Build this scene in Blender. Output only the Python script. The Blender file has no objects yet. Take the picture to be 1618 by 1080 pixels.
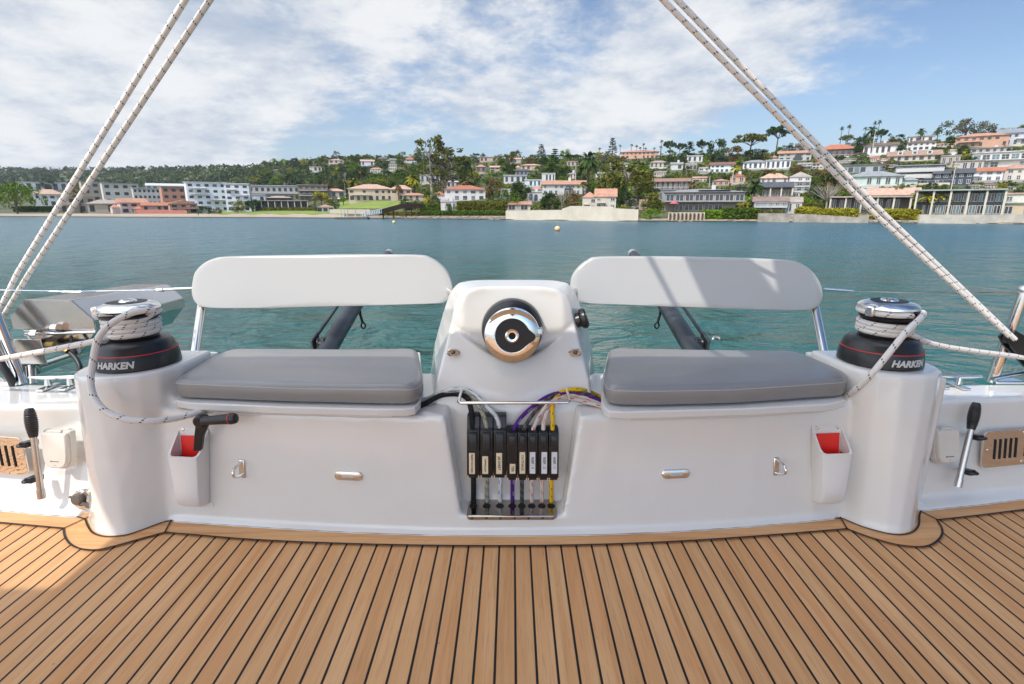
import bpy, bmesh, math, random
from mathutils import Vector, Matrix
C = bpy.context.scene
R = math.radians
PI = math.pi
# ------------------------------------------------------------------ camera, sky, sun, exposure
F = 830.0                                   # focal length in photo pixels (photo 1618 x 1080)
TH = math.atan(213/830.0)
ST, CT = math.sin(TH), math.cos(TH)
EYE = Vector((0, 0, 1.0))
cam_d = bpy.data.cameras.new('camera'); cam = bpy.data.objects.new('camera', cam_d)
C.collection.objects.link(cam); C.camera = cam
cam.location = EYE; cam.rotation_euler = (PI/2-TH, 0, 0)
cam_d.sensor_width = 36; cam_d.lens = F/1618*36; cam_d.clip_start = .05; cam_d.clip_end = 12000
SUN = Vector((-.55, -.72, 1.1)).normalized()
SUN_EL = math.asin(SUN.z); SUN_ROT = math.atan2(SUN.x, SUN.y)
sd = bpy.data.lights.new('sun', 'SUN'); sd.energy = 1.4; sd.angle = R(.55); sd.color = (1, .94, .86)
so = bpy.data.objects.new('sun', sd); C.collection.objects.link(so)
so.rotation_euler = SUN.to_track_quat('Z', 'Y').to_euler(); so.location = (-3, -6, 8)
C.view_settings.view_transform = 'Standard'; C.view_settings.look = 'None'
C.view_settings.exposure = 1.35; C.view_settings.gamma = 1
C.view_settings.use_curve_mapping = False

def N(nt, t, **kw):
    n = nt.nodes.new(t)
    for k, v in kw.items():
        if k.startswith('i_'):
            key = k[2:]
            n.inputs[int(key) if key.isdigit() else key].default_value = v
        else: setattr(n, k, v)
    return n
def M_(nt, op, a, b=None, c=None, clamp=False):
    n = nt.nodes.new('ShaderNodeMath'); n.operation = op; n.use_clamp = clamp
    for i, v in enumerate((a, b, c)):
        if v is None: continue
        if isinstance(v, (int, float)): n.inputs[i].default_value = v
        else: nt.links.new(v, n.inputs[i])
    return n.outputs[0]
def smooth(nt, v, lo, hi, a=0., b=1.):
    n = nt.nodes.new('ShaderNodeMapRange'); n.interpolation_type = 'SMOOTHSTEP'
    nt.links.new(v, n.inputs[0])
    for i, x in enumerate((lo, hi, a, b)): n.inputs[i+1].default_value = x
    return n.outputs[0]
def mixc(nt, f, a, b):
    n = nt.nodes.new('ShaderNodeMix'); n.data_type = 'RGBA'
    for s, v in ((0, f), (6, a), (7, b)):
        if isinstance(v, (int, float)): n.inputs[s].default_value = v
        elif isinstance(v, tuple): n.inputs[s].default_value = (v+(1,))[:4]
        else: nt.links.new(v, n.inputs[s])
    return n.outputs[2]

w = bpy.data.worlds.new('World'); C.world = w; w.use_nodes = True
nt = w.node_tree; nt.nodes.clear()
wo = N(nt, 'ShaderNodeOutputWorld'); bg = N(nt, 'ShaderNodeBackground')
sky = N(nt, 'ShaderNodeTexSky', sky_type='NISHITA', sun_disc=False, sun_elevation=SUN_EL, sun_rotation=SUN_ROT,
        air_density=1.0, dust_density=.6, ozone_density=1.6)
bg.inputs[1].default_value = .12
tc = N(nt, 'ShaderNodeTexCoord'); sx = N(nt, 'ShaderNodeSeparateXYZ'); nt.links.new(tc.outputs['Generated'], sx.inputs[0])
dx, dy, dz = sx.outputs
zz = M_(nt, 'ADD', M_(nt, 'MAXIMUM', dz, 0.0), .24)
cx = N(nt, 'ShaderNodeCombineXYZ'); nt.links.new(M_(nt, 'DIVIDE', dx, zz), cx.inputs[0]); nt.links.new(M_(nt, 'DIVIDE', dy, zz), cx.inputs[1])
def cnoise(scale, det, rough, off, dist=.0):
    mp = N(nt, 'ShaderNodeMapping'); mp.inputs[1].default_value = off; nt.links.new(cx.outputs[0], mp.inputs[0])
    n = N(nt, 'ShaderNodeTexNoise', i_Scale=scale, i_Detail=det, i_Roughness=rough, i_Distortion=dist)
    nt.links.new(mp.outputs[0], n.inputs['Vector']); return n.outputs[0]
n1 = cnoise(.95, 9, .62, (3.3, 1.2, 0), .25); n2 = cnoise(3.1, 8, .64, (7.1, 4.2, 2)); 
az = M_(nt, 'DIVIDE', dx, M_(nt, 'MAXIMUM', dy, .05))           # tangent of the bearing, right positive
el = M_(nt, 'DIVIDE', dz, M_(nt, 'MAXIMUM', dy, .05))
def blob(a0, e0, wa, we, s):
    q = M_(nt, 'ADD', M_(nt, 'POWER', M_(nt, 'ABSOLUTE', M_(nt, 'DIVIDE', M_(nt, 'SUBTRACT', az, a0), wa)), 2), M_(nt, 'POWER', M_(nt, 'ABSOLUTE', M_(nt, 'DIVIDE', M_(nt, 'SUBTRACT', el, e0), we)), 2))
    return M_(nt, 'MULTIPLY', M_(nt, 'EXPONENT', M_(nt, 'MULTIPLY', q, -1)), s)
bias = smooth(nt, az, -.6, .85, .095, -.10)
for b in ((-.9, .25, .5, .35, .10), (.40, .26, .30, .12, .24), (.62, .40, .22, .10, .10), (.27, .15, .20, .05, .14), (.30, .40, .10, .10, .06),
          (-.28, .085, .30, .03, -.16), (.10, .28, .07, .08, -.06), (.80, .12, .40, .14, -.20), (-.45, .39, .10, .04, -.16), (.55, .10, .28, .05, -.08), (-.02, .18, .09, .08, .09), (-.55, .22, .30, .14, .08)):
    bias = M_(nt, 'ADD', bias, blob(*b))
cov = M_(nt, 'ADD', M_(nt, 'ADD', M_(nt, 'MULTIPLY', n1, .62), M_(nt, 'MULTIPLY', n2, .38)), bias)
n3 = cnoise(9., 8, .66, (1.1, 9.2, 4), .4); cov = M_(nt, 'ADD', cov, M_(nt, 'MULTIPLY', M_(nt, 'SUBTRACT', n3, .5), .22))
cf = smooth(nt, cov, .44, .63)
cf = M_(nt, 'MULTIPLY', cf, .93)
shade = smooth(nt, M_(nt, 'ADD', n2, M_(nt, 'MULTIPLY', n1, .4)), .52, .86, .0, 1.0)
ccol = mixc(nt, shade, (1.75, 1.98, 2.35), (3.10, 3.12, 3.14))
haz = smooth(nt, dz, 0.0, .22, .55, .0)
tint = nt.nodes.new('ShaderNodeMix'); tint.data_type = 'RGBA'; tint.blend_type = 'MULTIPLY'; tint.inputs[0].default_value = 1; nt.links.new(sky.outputs[0], tint.inputs[6]); tint.inputs[7].default_value = (.40, .42, .445, 1)
skyc = mixc(nt, haz, tint.outputs[2], (1.35, 1.75, 2.3))
fin = mixc(nt, cf, skyc, ccol)
# cloud glows towards the sun, which stands behind the camera
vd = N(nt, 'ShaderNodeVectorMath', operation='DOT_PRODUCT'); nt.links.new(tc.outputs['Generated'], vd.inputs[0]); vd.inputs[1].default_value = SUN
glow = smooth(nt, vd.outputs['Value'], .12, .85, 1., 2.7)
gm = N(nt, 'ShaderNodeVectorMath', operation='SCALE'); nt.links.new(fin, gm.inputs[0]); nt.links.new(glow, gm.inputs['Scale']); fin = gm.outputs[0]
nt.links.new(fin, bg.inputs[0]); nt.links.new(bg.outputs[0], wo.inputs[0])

# ------------------------------------------------------------------ measuring helpers
def ray(px, py):
    u = (px-809)/F; v = (py-540)/F
    return Vector((u, CT-v*ST, -(ST+v*CT)))
def at(px, py, Y): d = ray(px, py); return EYE + d*(Y/d.y)
def onz(px, py, z): d = ray(px, py); return EYE + d*((z-EYE.z)/d.z)
def lerp(a, b, t): return a+(b-a)*t
def interp(tab, x):
    if x <= tab[0][0]: return tab[0][1]
    for (a, b), (c, d) in zip(tab, tab[1:]):
        if x <= c: return b+(d-b)*(x-a)/(c-a)
    return tab[-1][1]

# ------------------------------------------------------------------ mesh helpers
class MB:
    def __init__(s): s.v = []; s.f = []; s.m = []; s.uv = {}
    def add(s, vs, fs, mi=0):
        o = len(s.v); s.v += [tuple(v) for v in vs]
        for f in fs: s.f.append(tuple(i+o for i in f)); s.m.append(mi)
        return o
    def box(s, c, d, M=None, mi=0):
        vs = [Vector((c[0]+d[0]/2*x, c[1]+d[1]/2*y, c[2]+d[2]/2*z)) for x in (-1, 1) for y in (-1, 1) for z in (-1, 1)]
        if M: vs = [M@v for v in vs]
        s.add(vs, [(0, 1, 3, 2), (4, 6, 7, 5), (0, 4, 5, 1), (2, 3, 7, 6), (0, 2, 6, 4), (1, 5, 7, 3)], mi); return s
    def loft(s, rings, cap=True, closed=True, mi=0):
        n = len(rings[0]); o = len(s.v)
        for r in rings: s.v += [tuple(p) for p in r]
        for i in range(len(rings)-1):
            for j in range(n if closed else n-1):
                a = o+i*n+j; b = o+i*n+(j+1) % n
                s.f.append((a, b, b+n, a+n)); s.m.append(mi)
        if cap:
            s.f.append(tuple(o+j for j in reversed(range(n)))); s.m.append(mi)
            k = o+(len(rings)-1)*n
            s.f.append(tuple(k+j for j in range(n))); s.m.append(mi)
        return s
    def prism(s, pts, z0, z1, M=None, mi=0):
        a = [Vector((p[0], p[1], z0)) for p in pts]; b = [Vector((p[0], p[1], z1)) for p in pts]
        if M: a = [M@p for p in a]; b = [M@p for p in b]
        return s.loft([a, b], mi=mi)
    def lathe(s, prof, n=32, M=None, mi=0):
        rings = []
        for r, z in prof:
            ring = [Vector((r*math.cos(2*PI*k/n), r*math.sin(2*PI*k/n), z)) for k in range(n)]
            rings.append([M@p for p in ring] if M else ring)
        return s.loft(rings, mi=mi)
    def tube(s, pts, r, n=10, mi=0, cap=True, r2=None):
        pts = [Vector(p) for p in pts]; rings = []; up = None; L = 0; o = len(s.v); f0 = len(s.f)
        for i, p in enumerate(pts):
            t = (pts[min(i+1, len(pts)-1)]-pts[max(i-1, 0)]).normalized()
            if up is None: up = t.orthogonal().normalized()
            up = (up-t*up.dot(t)).normalized(); bn = t.cross(up)
            if i: L += (p-pts[i-1]).length
            rr = r if r2 is None else lerp(r, r2, i/(len(pts)-1))
            rings.append([p+(up*math.cos(2*PI*k/n)+bn*math.sin(2*PI*k/n))*rr for k in range(n)])
            for k in range(n): s.uv[o+i*n+k] = (L, k/n)
        return s.loft(rings, cap=cap, mi=mi)
    def sphere(s, c, r, n=12, sc=(1, 1, 1), mi=0):
        prof = [(max(1e-4, math.sin(PI*i/n))*r, -math.cos(PI*i/n)*r) for i in range(n+1)]
        M = Matrix.Translation(c) @ Matrix.Diagonal((sc[0], sc[1], sc[2], 1))
        return s.lathe(prof, n*2, M, mi)
    def mesh(s, name, mats, off=Vector((0, 0, 0)), sm=True):
        me = bpy.data.meshes.new(name)
        me.from_pydata([(v[0]-off.x, v[1]-off.y, v[2]-off.z) for v in s.v], [], s.f)
        for m in (mats if isinstance(mats, (list, tuple)) else [mats]): me.materials.append(m)
        me.polygons.foreach_set('material_index', s.m)
        if s.uv:
            ul = me.uv_layers.new(name='UVMap')
            for p in me.polygons:
                vs = [s.uv.get(me.loops[l].vertex_index, (0, 0)) for l in p.loop_indices]
                wrap = max(v[1] for v in vs)-min(v[1] for v in vs) > .5
                for l, v in zip(p.loop_indices, vs): ul.data[l].uv = (v[0], v[1]+(1 if wrap and v[1] < .5 else 0))
        if sm:
            me.shade_smooth(); me.set_sharp_from_angle(angle=R(38))
        return me
def tag(o, label=None, cat=None, group=None, kind=None):
    if label: o['label'] = label
    if cat: o['category'] = cat
    if group: o['group'] = group
    if kind: o['kind'] = kind
    return o
def thing(name, label, cat, loc, group=None):
    o = bpy.data.objects.new(name, None); C.collection.objects.link(o); o.location = loc; o.empty_display_size = .1
    return tag(o, label, cat, group)
WL = {}
def wloc(o):
    p = Vector(o.location)
    while o.parent: o = o.parent; p += Vector(o.location)
    return p
def part(name, mb, mats, parent, label=None, bevel=0, seg=3, sm=True, sub=0):
    off = wloc(parent)
    o = bpy.data.objects.new(name, mb.mesh(name, mats, off, sm)); C.collection.objects.link(o); 
    if parent.type != 'EMPTY': pass
    o.parent = parent; 
    fix(o, bevel, seg, sub)
    if label: o['label'] = label
    return o
def solo(name, mb, mats, label, cat, group=None, bevel=0, seg=3, kind=None, sm=True, sub=0, zero=False):
    vs = mb.v; n = len(vs)
    off = Vector((0, 0, 0)) if zero else Vector((sum(v[0] for v in vs)/n, sum(v[1] for v in vs)/n, min(v[2] for v in vs)))
    o = bpy.data.objects.new(name, mb.mesh(name, mats, off, sm)); o.location = off; C.collection.objects.link(o)
    fix(o, bevel, seg, sub); return tag(o, label, cat, group, kind)
def fix(o, bevel, seg, sub):
    if bevel:
        b = o.modifiers.new('Bevel', 'BEVEL'); b.width = bevel; b.segments = seg; b.limit_method = 'ANGLE'; b.angle_limit = R(40); b.harden_normals = False
    if sub:
        b = o.modifiers.new('Sub', 'SUBSURF'); b.levels = sub; b.render_levels = sub
def struct(name, mb, mats, sm=True): return solo(name, mb, mats, None, None, kind='structure', sm=sm, zero=True)
def remesh(mb, voxel, it, name, mats):
    me = mb.mesh(name, mats, sm=False)
    bm = bmesh.new(); bm.from_mesh(me); bmesh.ops.recalc_face_normals(bm, faces=bm.faces); bm.to_mesh(me); bm.free()
    o = bpy.data.objects.new('tmp', me); C.collection.objects.link(o)
    r = o.modifiers.new('r', 'REMESH'); r.mode = 'VOXEL'; r.voxel_size = voxel; r.adaptivity = 0; r.use_smooth_shade = True
    s = o.modifiers.new('s', 'SMOOTH'); s.factor = .5; s.iterations = it
    dg = bpy.context.evaluated_depsgraph_get(); dg.update()
    out = bpy.data.meshes.new_from_object(o.evaluated_get(dg)); bpy.data.objects.remove(o); out.name = name
    out.materials.clear(); out.materials.append(mats); out.shade_smooth(); return out
def crom(P, k=8):
    P = [Vector(p) for p in P]; out = []
    Q = [P[0]*2-P[1]]+P+[P[-1]*2-P[-2]]
    for i in range(1, len(Q)-2):
        a, b, c, d = Q[i-1:i+3]
        for j in range(k):
            t = j/k; out.append(.5*((2*b)+(c-a)*t+(2*a-5*b+4*c-d)*t*t+(3*b-a-3*c+d)*t**3))
    return out+[P[-1]]
def frame(o, n, up=Vector((0, 0, 1))):
    """local x right, z up the surface, y into the surface (away from the viewer)"""
    y = -n.normalized(); x = y.cross(up).normalized(); z = x.cross(y).normalized()
    M = Matrix((x, y, z)).transposed().to_4x4(); M.translation = o; return M
def text_mb(mb, s, size, M, mi=0, ext=.0006, bold=.0, shear=0., align='CENTER', fn=None):
    cu = bpy.data.curves.new('t', 'FONT'); cu.body = s; cu.size = size; cu.extrude = ext; cu.offset = bold; cu.shear = shear
    cu.align_x = align; cu.align_y = 'CENTER'; cu.resolution_u = 3
    o = bpy.data.objects.new('t', cu); C.collection.objects.link(o)
    dg = bpy.context.evaluated_depsgraph_get(); dg.update(); me = bpy.data.meshes.new_from_object(o.evaluated_get(dg))
    vs = [v.co.copy() for v in me.vertices]
    vs = [(fn(v) if fn else M @ Vector((v.x, -v.z, v.y))) for v in vs]
    mb.add(vs, [tuple(p.vertices) for p in me.polygons], mi)
    bpy.data.objects.remove(o); bpy.data.curves.remove(cu); bpy.data.meshes.remove(me)

# ------------------------------------------------------------------ materials
MATS = {}
def mat(name, col=(.5, .5, .5), rough=.5, metal=0, spec=.5, coat=0, bump=None, var=None, emis=None, objcol=0):
    """bump=(scale, strength, dist); var=(scale, amount) multiplies the colour by noise"""
    if name in MATS: return MATS[name]
    m = bpy.data.materials.new(name); m.use_nodes = True; MATS[name] = m
    nt = m.node_tree; b = nt.nodes['Principled BSDF']
    b.inputs['Base Color'].default_value = (*col, 1); b.inputs['Roughness'].default_value = rough; b.inputs['Metallic'].default_value = metal
    b.inputs['Specular IOR Level'].default_value = spec; b.inputs['Coat Weight'].default_value = coat; b.inputs['Coat Roughness'].default_value = .06
    tc = N(nt, 'ShaderNodeTexCoord')
    if var:
        n = N(nt, 'ShaderNodeTexNoise', i_Scale=var[0], i_Detail=5., i_Roughness=.6); nt.links.new(tc.outputs['Object'], n.inputs['Vector'])
        f = smooth(nt, n.outputs[0], .3, .7)
        a = tuple(c*(1-var[1]) for c in col); c2 = tuple(min(1, c*(1+var[1]*.6)) for c in col)
        nt.links.new(mixc(nt, f, a, c2), b.inputs['Base Color'])
    if bump:
        n = N(nt, 'ShaderNodeTexNoise', i_Scale=bump[0], i_Detail=4.); nt.links.new(tc.outputs['Object'], n.inputs['Vector'])
        bp = N(nt, 'ShaderNodeBump', i_Strength=bump[1], i_Distance=bump[2]); nt.links.new(n.outputs[0], bp.inputs['Height']); nt.links.new(bp.outputs[0], b.inputs['Normal'])
    return m
GEL = mat('white_gelcoat', (.69, .672, .632), .18, spec=.5, coat=.7, bump=(3., .25, .004), var=(2.2, .035))
GEL2 = mat('white_board', (.46, .455, .435), .3, spec=.5, coat=.15)
CHROME = mat('polished_steel', (.78, .76, .73), .07, 1, bump=(14, .10, .002))
BRUSH = mat('brushed_steel', (.56, .50, .46), .20, 1, bump=(9, .25, .004), var=(3, .12))
BLACK = mat('black_plastic', (.012, .013, .014), .32, spec=.5, var=(20, .3))
DBLACK = mat('black_matt', (.010, .010, .011), .55, bump=(200, .2, .0006))
RUBBER = mat('black_grip', (.018, .018, .020), .45)
REDM = mat('red_line', (.55, .02, .02), .4)
REDP = mat('red_plastic', (.75, .02, .012), .35)
WPLAS = mat('cream_plastic', (.60, .55, .48), .35, coat=.1, bump=(5, .15, .003), var=(6, .04))
WPOCK = mat('white_plastic', (.72, .70, .67), .3, coat=.2, var=(6, .05))
LETTER = mat('silver_lettering', (.55, .55, .54), .4)
SPAR = mat('dark_spar', (.030, .036, .044), .38, spec=.5, bump=(30, .2, .001), var=(12, .35))
CANVAS = mat('roof_laminate', (.78, .77, .75), .6)
TAPE = mat('label_tape', (.74, .60, .40), .5, var=(30, .15))
TAPEW = mat('white_label_tape', (.62, .62, .62), .4)
INK = mat('ink', (.05, .045, .04), .6)
VINYL = mat('grey_vinyl', (.205, .200, .198), .40, spec=1.0, coat=.12, bump=(260, .25, .0006), var=(5, .05))
THREAD = mat('seam_thread', (.36, .36, .35), .6)
DARKHOLE = mat('dark_opening', (.006, .006, .006), .8)
CAULK = mat('black_caulk', (.010, .009, .009), .55)

def rope_mat(name, base, fleck, pitch=.040, n=9, width=.13, frac=.55, slope=.6, heather=None):
    m = bpy.data.materials.new(name); m.use_nodes = True; nt = m.node_tree; b = nt.nodes['Principled BSDF']
    b.inputs['Roughness'].default_value = .75; b.inputs['Specular IOR Level'].default_value = .25
    uv = N(nt, 'ShaderNodeUVMap'); s = N(nt, 'ShaderNodeSeparateXYZ'); nt.links.new(uv.outputs[0], s.inputs[0]); u, v = s.outputs[0], s.outputs[1]
    h = M_(nt, 'FRACT', M_(nt, 'ADD', M_(nt, 'MULTIPLY', u, 1/pitch), M_(nt, 'MULTIPLY', v, slope)))
    a = M_(nt, 'LESS_THAN', h, width)
    d = M_(nt, 'LESS_THAN', M_(nt, 'FRACT', M_(nt, 'MULTIPLY', v, n)), frac)
    msk = M_(nt, 'MULTIPLY', a, d)
    # braid of two crossing sets of strands
    k = 2*PI/.006
    br = M_(nt, 'MULTIPLY', M_(nt, 'SINE', M_(nt, 'ADD', M_(nt, 'MULTIPLY', u, k), M_(nt, 'MULTIPLY', v, 2*PI*6))), M_(nt, 'SINE', M_(nt, 'SUBTRACT', M_(nt, 'MULTIPLY', u, k), M_(nt, 'MULTIPLY', v, 2*PI*6))))
    bc = mixc(nt, smooth(nt, br, -1, .4), tuple(c*.80 for c in base), base)
    if heather:
        no = N(nt, 'ShaderNodeTexNoise', i_Scale=1., i_Detail=1.); mp = N(nt, 'ShaderNodeMapping'); mp.inputs[3].default_value = (600, 14, 1)
        nt.links.new(uv.outputs[0], mp.inputs[0]); nt.links.new(mp.outputs[0], no.inputs['Vector'])
        bc = mixc(nt, M_(nt, 'GREATER_THAN', no.outputs[0], .54), bc, heather)
    nt.links.new(mixc(nt, msk, bc, fleck), b.inputs['Base Color'])
    bp = N(nt, 'ShaderNodeBump', i_Strength=.5, i_Distance=.0012); nt.links.new(br, bp.inputs['Height']); nt.links.new(bp.outputs[0], b.inputs['Normal'])
    return m
ROPE_W = rope_mat('white_rope_black_fleck', (.88, .85, .80), (.015, .015, .015), .042, 8, .15, .48, .55)
ROPE_S = rope_mat('winch_rope', (.76, .73, .69), (.02, .02, .02), .055, 8, .10, .5, .7)
ROPE_K = rope_mat('black_rope', (.014, .014, .015), (.03, .03, .03))
ROPE_G = rope_mat('olive_fleck_rope', (.50, .48, .38), (.05, .06, .04), .03, 7, .3, .5, 1.0, (.10, .11, .07))
ROPE_B = rope_mat('blue_fleck_rope', (.66, .66, .64), (.02, .16, .36), .045, 4, .35, .3, 1.5)
ROPE_P = rope_mat('purple_rope', (.085, .015, .21), (.55, .50, .62), .05, 3, .4, .14, 1.5)
ROPE_D = rope_mat('grey_rope', (.06, .05, .05), (.20, .19, .19), .03, 6, .4, .4, 1.0)
ROPE_R = rope_mat('red_fleck_rope', (.66, .60, .54), (.55, .05, .04), .045, 5, .30, .4, 1.5)
ROPE_O = rope_mat('orange_fleck_rope', (.66, .60, .52), (.70, .16, .08), .040, 7, .42, .4, 1.0)
ROPE_Y = rope_mat('yellow_rope', (.80, .46, .012), (.05, .04, .02), .035, 5, .16, .35, 1.2)
# ================================================================== THE BOAT
ZL = .375                                                     # seat ledge height
# --- moulding outline on the deck, from the left coaming round the pedestals to the right coaming
OUT_L = [(-60, 800), (0, 805), (60, 811), (128, 816), (141, 820), (146, 832), (154, 842), (172, 847), (200, 845), (225, 837), (246, 829), (262, 823.5)]
OUT_C = [(275, 822), (360, 828), (450, 834), (560, 840), (680, 844), (809, 845), (940, 843.5), (1060, 839), (1180, 831), (1260, 824), (1318, 818)]
OUT_R = [(1332, 819), (1363, 832), (1399, 842), (1420, 844), (1436, 840), (1445, 830), (1446, 816), (1450, 806), (1540, 797), (1618, 787), (1690, 780)]
gl = [onz(x, y, 0) for x, y in OUT_L]; gc = [onz(x, y, 0) for x, y in OUT_C]; gr = [onz(x, y, 0) for x, y in OUT_R]
YB = [(p.x, p.y) for p in gc]
TOPC = [(290, 646.5), (400, 651), (560, 656.5), (700, 659), (809, 660), (918, 657.5), (1060, 653), (1180, 649), (1275, 642)]
YT = [(onz(x, y, ZL).x, onz(x, y, ZL).y) for x, y in TOPC]
def face_y(x, z): return lerp(interp(YB, x), interp(YT, x), max(0, z)/ZL)
def onface(px, py):
    Y = 1.5
    for _ in range(6):
        p = at(px, py, Y); Y = face_y(p.x, p.z)
    p = at(px, py, Y); e = .01
    n = Vector(((face_y(p.x+e, p.z)-face_y(p.x-e, p.z))/(2*e), -1, (face_y(p.x, p.z+e)-face_y(p.x, p.z))/e))
    return p, n.normalized()
CTOP = .352
def side(side_):
    if side_ < 0: b = [onz(-60, 800, 0), onz(128, 816, 0)]; t = [onz(-60, 641.5, CTOP), onz(130, 640.5, CTOP)]
    else: b = [onz(1450, 806, 0), onz(1690, 780, 0)]; t = [onz(1457, 637.5, CTOP), onz(1690, 626, CTOP)]
    return b, t
def onside(px, py, s):
    b, t = side(s)
    n = (b[1]-b[0]).cross(t[0]-b[0]).normalized()
    if n.y > 0: n = -n
    d = ray(px, py); k = (b[0]-EYE).dot(n)/d.dot(n); return EYE+d*k, n

body = MB()
def sect(x0b, x0t, x1b, x1t, zt=ZL, yb=1.95, n=10, zb=-.06):
    rings = []
    for i in range(n+1):
        f = i/n; xb = lerp(x0b, x1b, f); xt = lerp(x0t, x1t, f)
        kt = zt/ZL
        rings.append([(xb, interp(YB, xb), zb), (xb, interp(YB, xb), 0), (xt, lerp(interp(YB, xb), interp(YT, xt), kt), zt), (xt, yb, zt), (xb, yb, zb)])
    body.loft(rings)
sect(-1.17, -1.17, -.150, -.205)
sect(.148, .209, 1.17, 1.17)
sect(-.24, -.24, .24, .24, zt=.060, yb=1.75, n=4)
# deck cove along the foot
def cove(pts, off=.016, z=.012):
    a = []; m = len(pts)
    for i, p in enumerate(pts):
        t = (pts[min(i+1, m-1)]-pts[max(i-1, 0)]); n = Vector((t.y, -t.x, 0)).normalized()
        a.append((p+n*off, p))
    return a
def slab(pts, back):
    body.loft([[(f.x, f.y, -.06), (f.x, f.y, .006), (p.x, p.y+.02, .022), (p.x, back, .022), (p.x, back, -.06)] for f, p in cove(pts)])
slab(gc, 1.7)
slab(gl[:4], 1.8); slab(gr[7:], 1.8)
# pedestals
def pedestal(foot, top, zt):
    """foot, top: matching lists of xy"""
    rings = []
    n = len(foot)
    for z in (-.06, 0, .03, .12, .25, .38, zt):
        f = max(0, z)/zt; fl = .012*max(0, 1-z/.03) if z >= 0 else .012
        cx_ = sum(p[0] for p in foot)/n; cy_ = sum(p[1] for p in foot)/n
        rings.append([(lerp(a[0], b[0], f)+(a[0]-cx_)*fl*3, lerp(a[1], b[1], f)+(a[1]-cy_)*fl*3, z) for a, b in zip(foot, top)])
    body.loft(rings)
ZP = .500
PL = (-1.238, 1.672); PR = (1.2305, 1.693)
def ring_xy(c, r, a0, a1, n, sy=1): return [(c[0]+r*math.cos(R(lerp(a0, a1, i/n))), c[1]+r*sy*math.sin(R(lerp(a0, a1, i/n)))) for i in range(n+1)]
fl_ = [(gl[3].x, 1.80), (gl[4].x-.01, 1.60)]+[(p.x, p.y) for p in gl[4:]]+[(-1.06, 1.58), (-1.06, 1.80)]
tl_ = [(-1.395, 1.84), (-1.395, 1.68)]+[(PL[0]-.152, 1.64), (PL[0]-.148, 1.60), (PL[0]-.13, 1.56), (PL[0]-.085, 1.523), (PL[0]-.03, 1.510), (PL[0]+.03, 1.518), (PL[0]+.085, 1.545), (PL[0]+.125, 1.585)]+[(-1.09, 1.66), (-1.09, 1.84)]
assert len(fl_) == len(tl_), (len(fl_), len(tl_))
pedestal(fl_, tl_, ZP)
fr_ = [(1.06, 1.80), (1.06, 1.60)]+[(p.x, p.y) for p in gr[:8]]+[(gr[7].x, 1.66), (gr[7].x, 1.80)]
tr_ = [(1.085, 1.84), (1.09, 1.67)]+[(PR[0]-.125, 1.60), (PR[0]-.09, 1.560), (PR[0]-.03, 1.535), (PR[0]+.04, 1.533), (PR[0]+.09, 1.550), (PR[0]+.135, 1.59), (PR[0]+.152, 1.63), (PR[0]+.155, 1.66)]+[(1.39, 1.69), (1.39, 1.84)]
assert len(fr_) == len(tr_)
pedestal(fr_, tr_, ZP)
# shoulders behind the pedestals carrying the backrest posts
for s in (-1, 1):
    body.loft([[(s*1.40, 1.6, -.06), (s*1.40, 1.6, .47), (s*1.40, 1.93, .47), (s*1.40, 1.95, -.06)], [(s*1.115, 1.6, -.06), (s*1.115, 1.6, .47), (s*1.115, 1.93, .47), (s*1.115, 1.95, -.06)]])
    # sloping shoulder down to the seat
    body.loft([[(s*1.17, 1.60, -.06), (s*1.17, 1.60, .455), (s*1.17, 1.93, .46), (s*1.17, 1.95, -.06)], [(s*1.045, 1.60, -.06), (s*1.045, 1.60, .372), (s*1.045, 1.93, .372), (s*1.045, 1.95, -.06)]])
# side coamings
for s in (-1, 1):
    b, t = side(s)
    X0, X1 = (0, 1)
    fb0 = b[0]+(b[0]-b[1])*1.0 if s < 0 else b[1]+(b[1]-b[0])*1.0
    ft0 = t[0]+(t[0]-t[1])*1.0 if s < 0 else t[1]+(t[1]-t[0])*1.0
    inn_b, inn_t = (b[1], t[1]) if s < 0 else (b[0], t[0])
    rings = []
    for bb, tt in ((fb0, ft0), (inn_b+Vector((-s*.15, 0, 0)), inn_t+Vector((-s*.15, 0, 0)))):
        rings.append([(bb.x, bb.y, -.06), (bb.x, bb.y, 0), (tt.x, tt.y, CTOP), (tt.x, 1.885, CTOP), (bb.x, 1.89, -.06)])
    body.loft(rings)
moul = thing('cockpit_moulding', 'white moulded cockpit bulkhead with winch pedestals, seats and rope recess', 'boat cockpit', (0, 1.7, 0))
me = remesh(body, .0075, 7, 'bulkhead', GEL)
me.transform(Matrix.Translation((0, -1.7, 0)))
bo = bpy.data.objects.new('bulkhead', me); C.collection.objects.link(bo); bo.parent = moul

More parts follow.
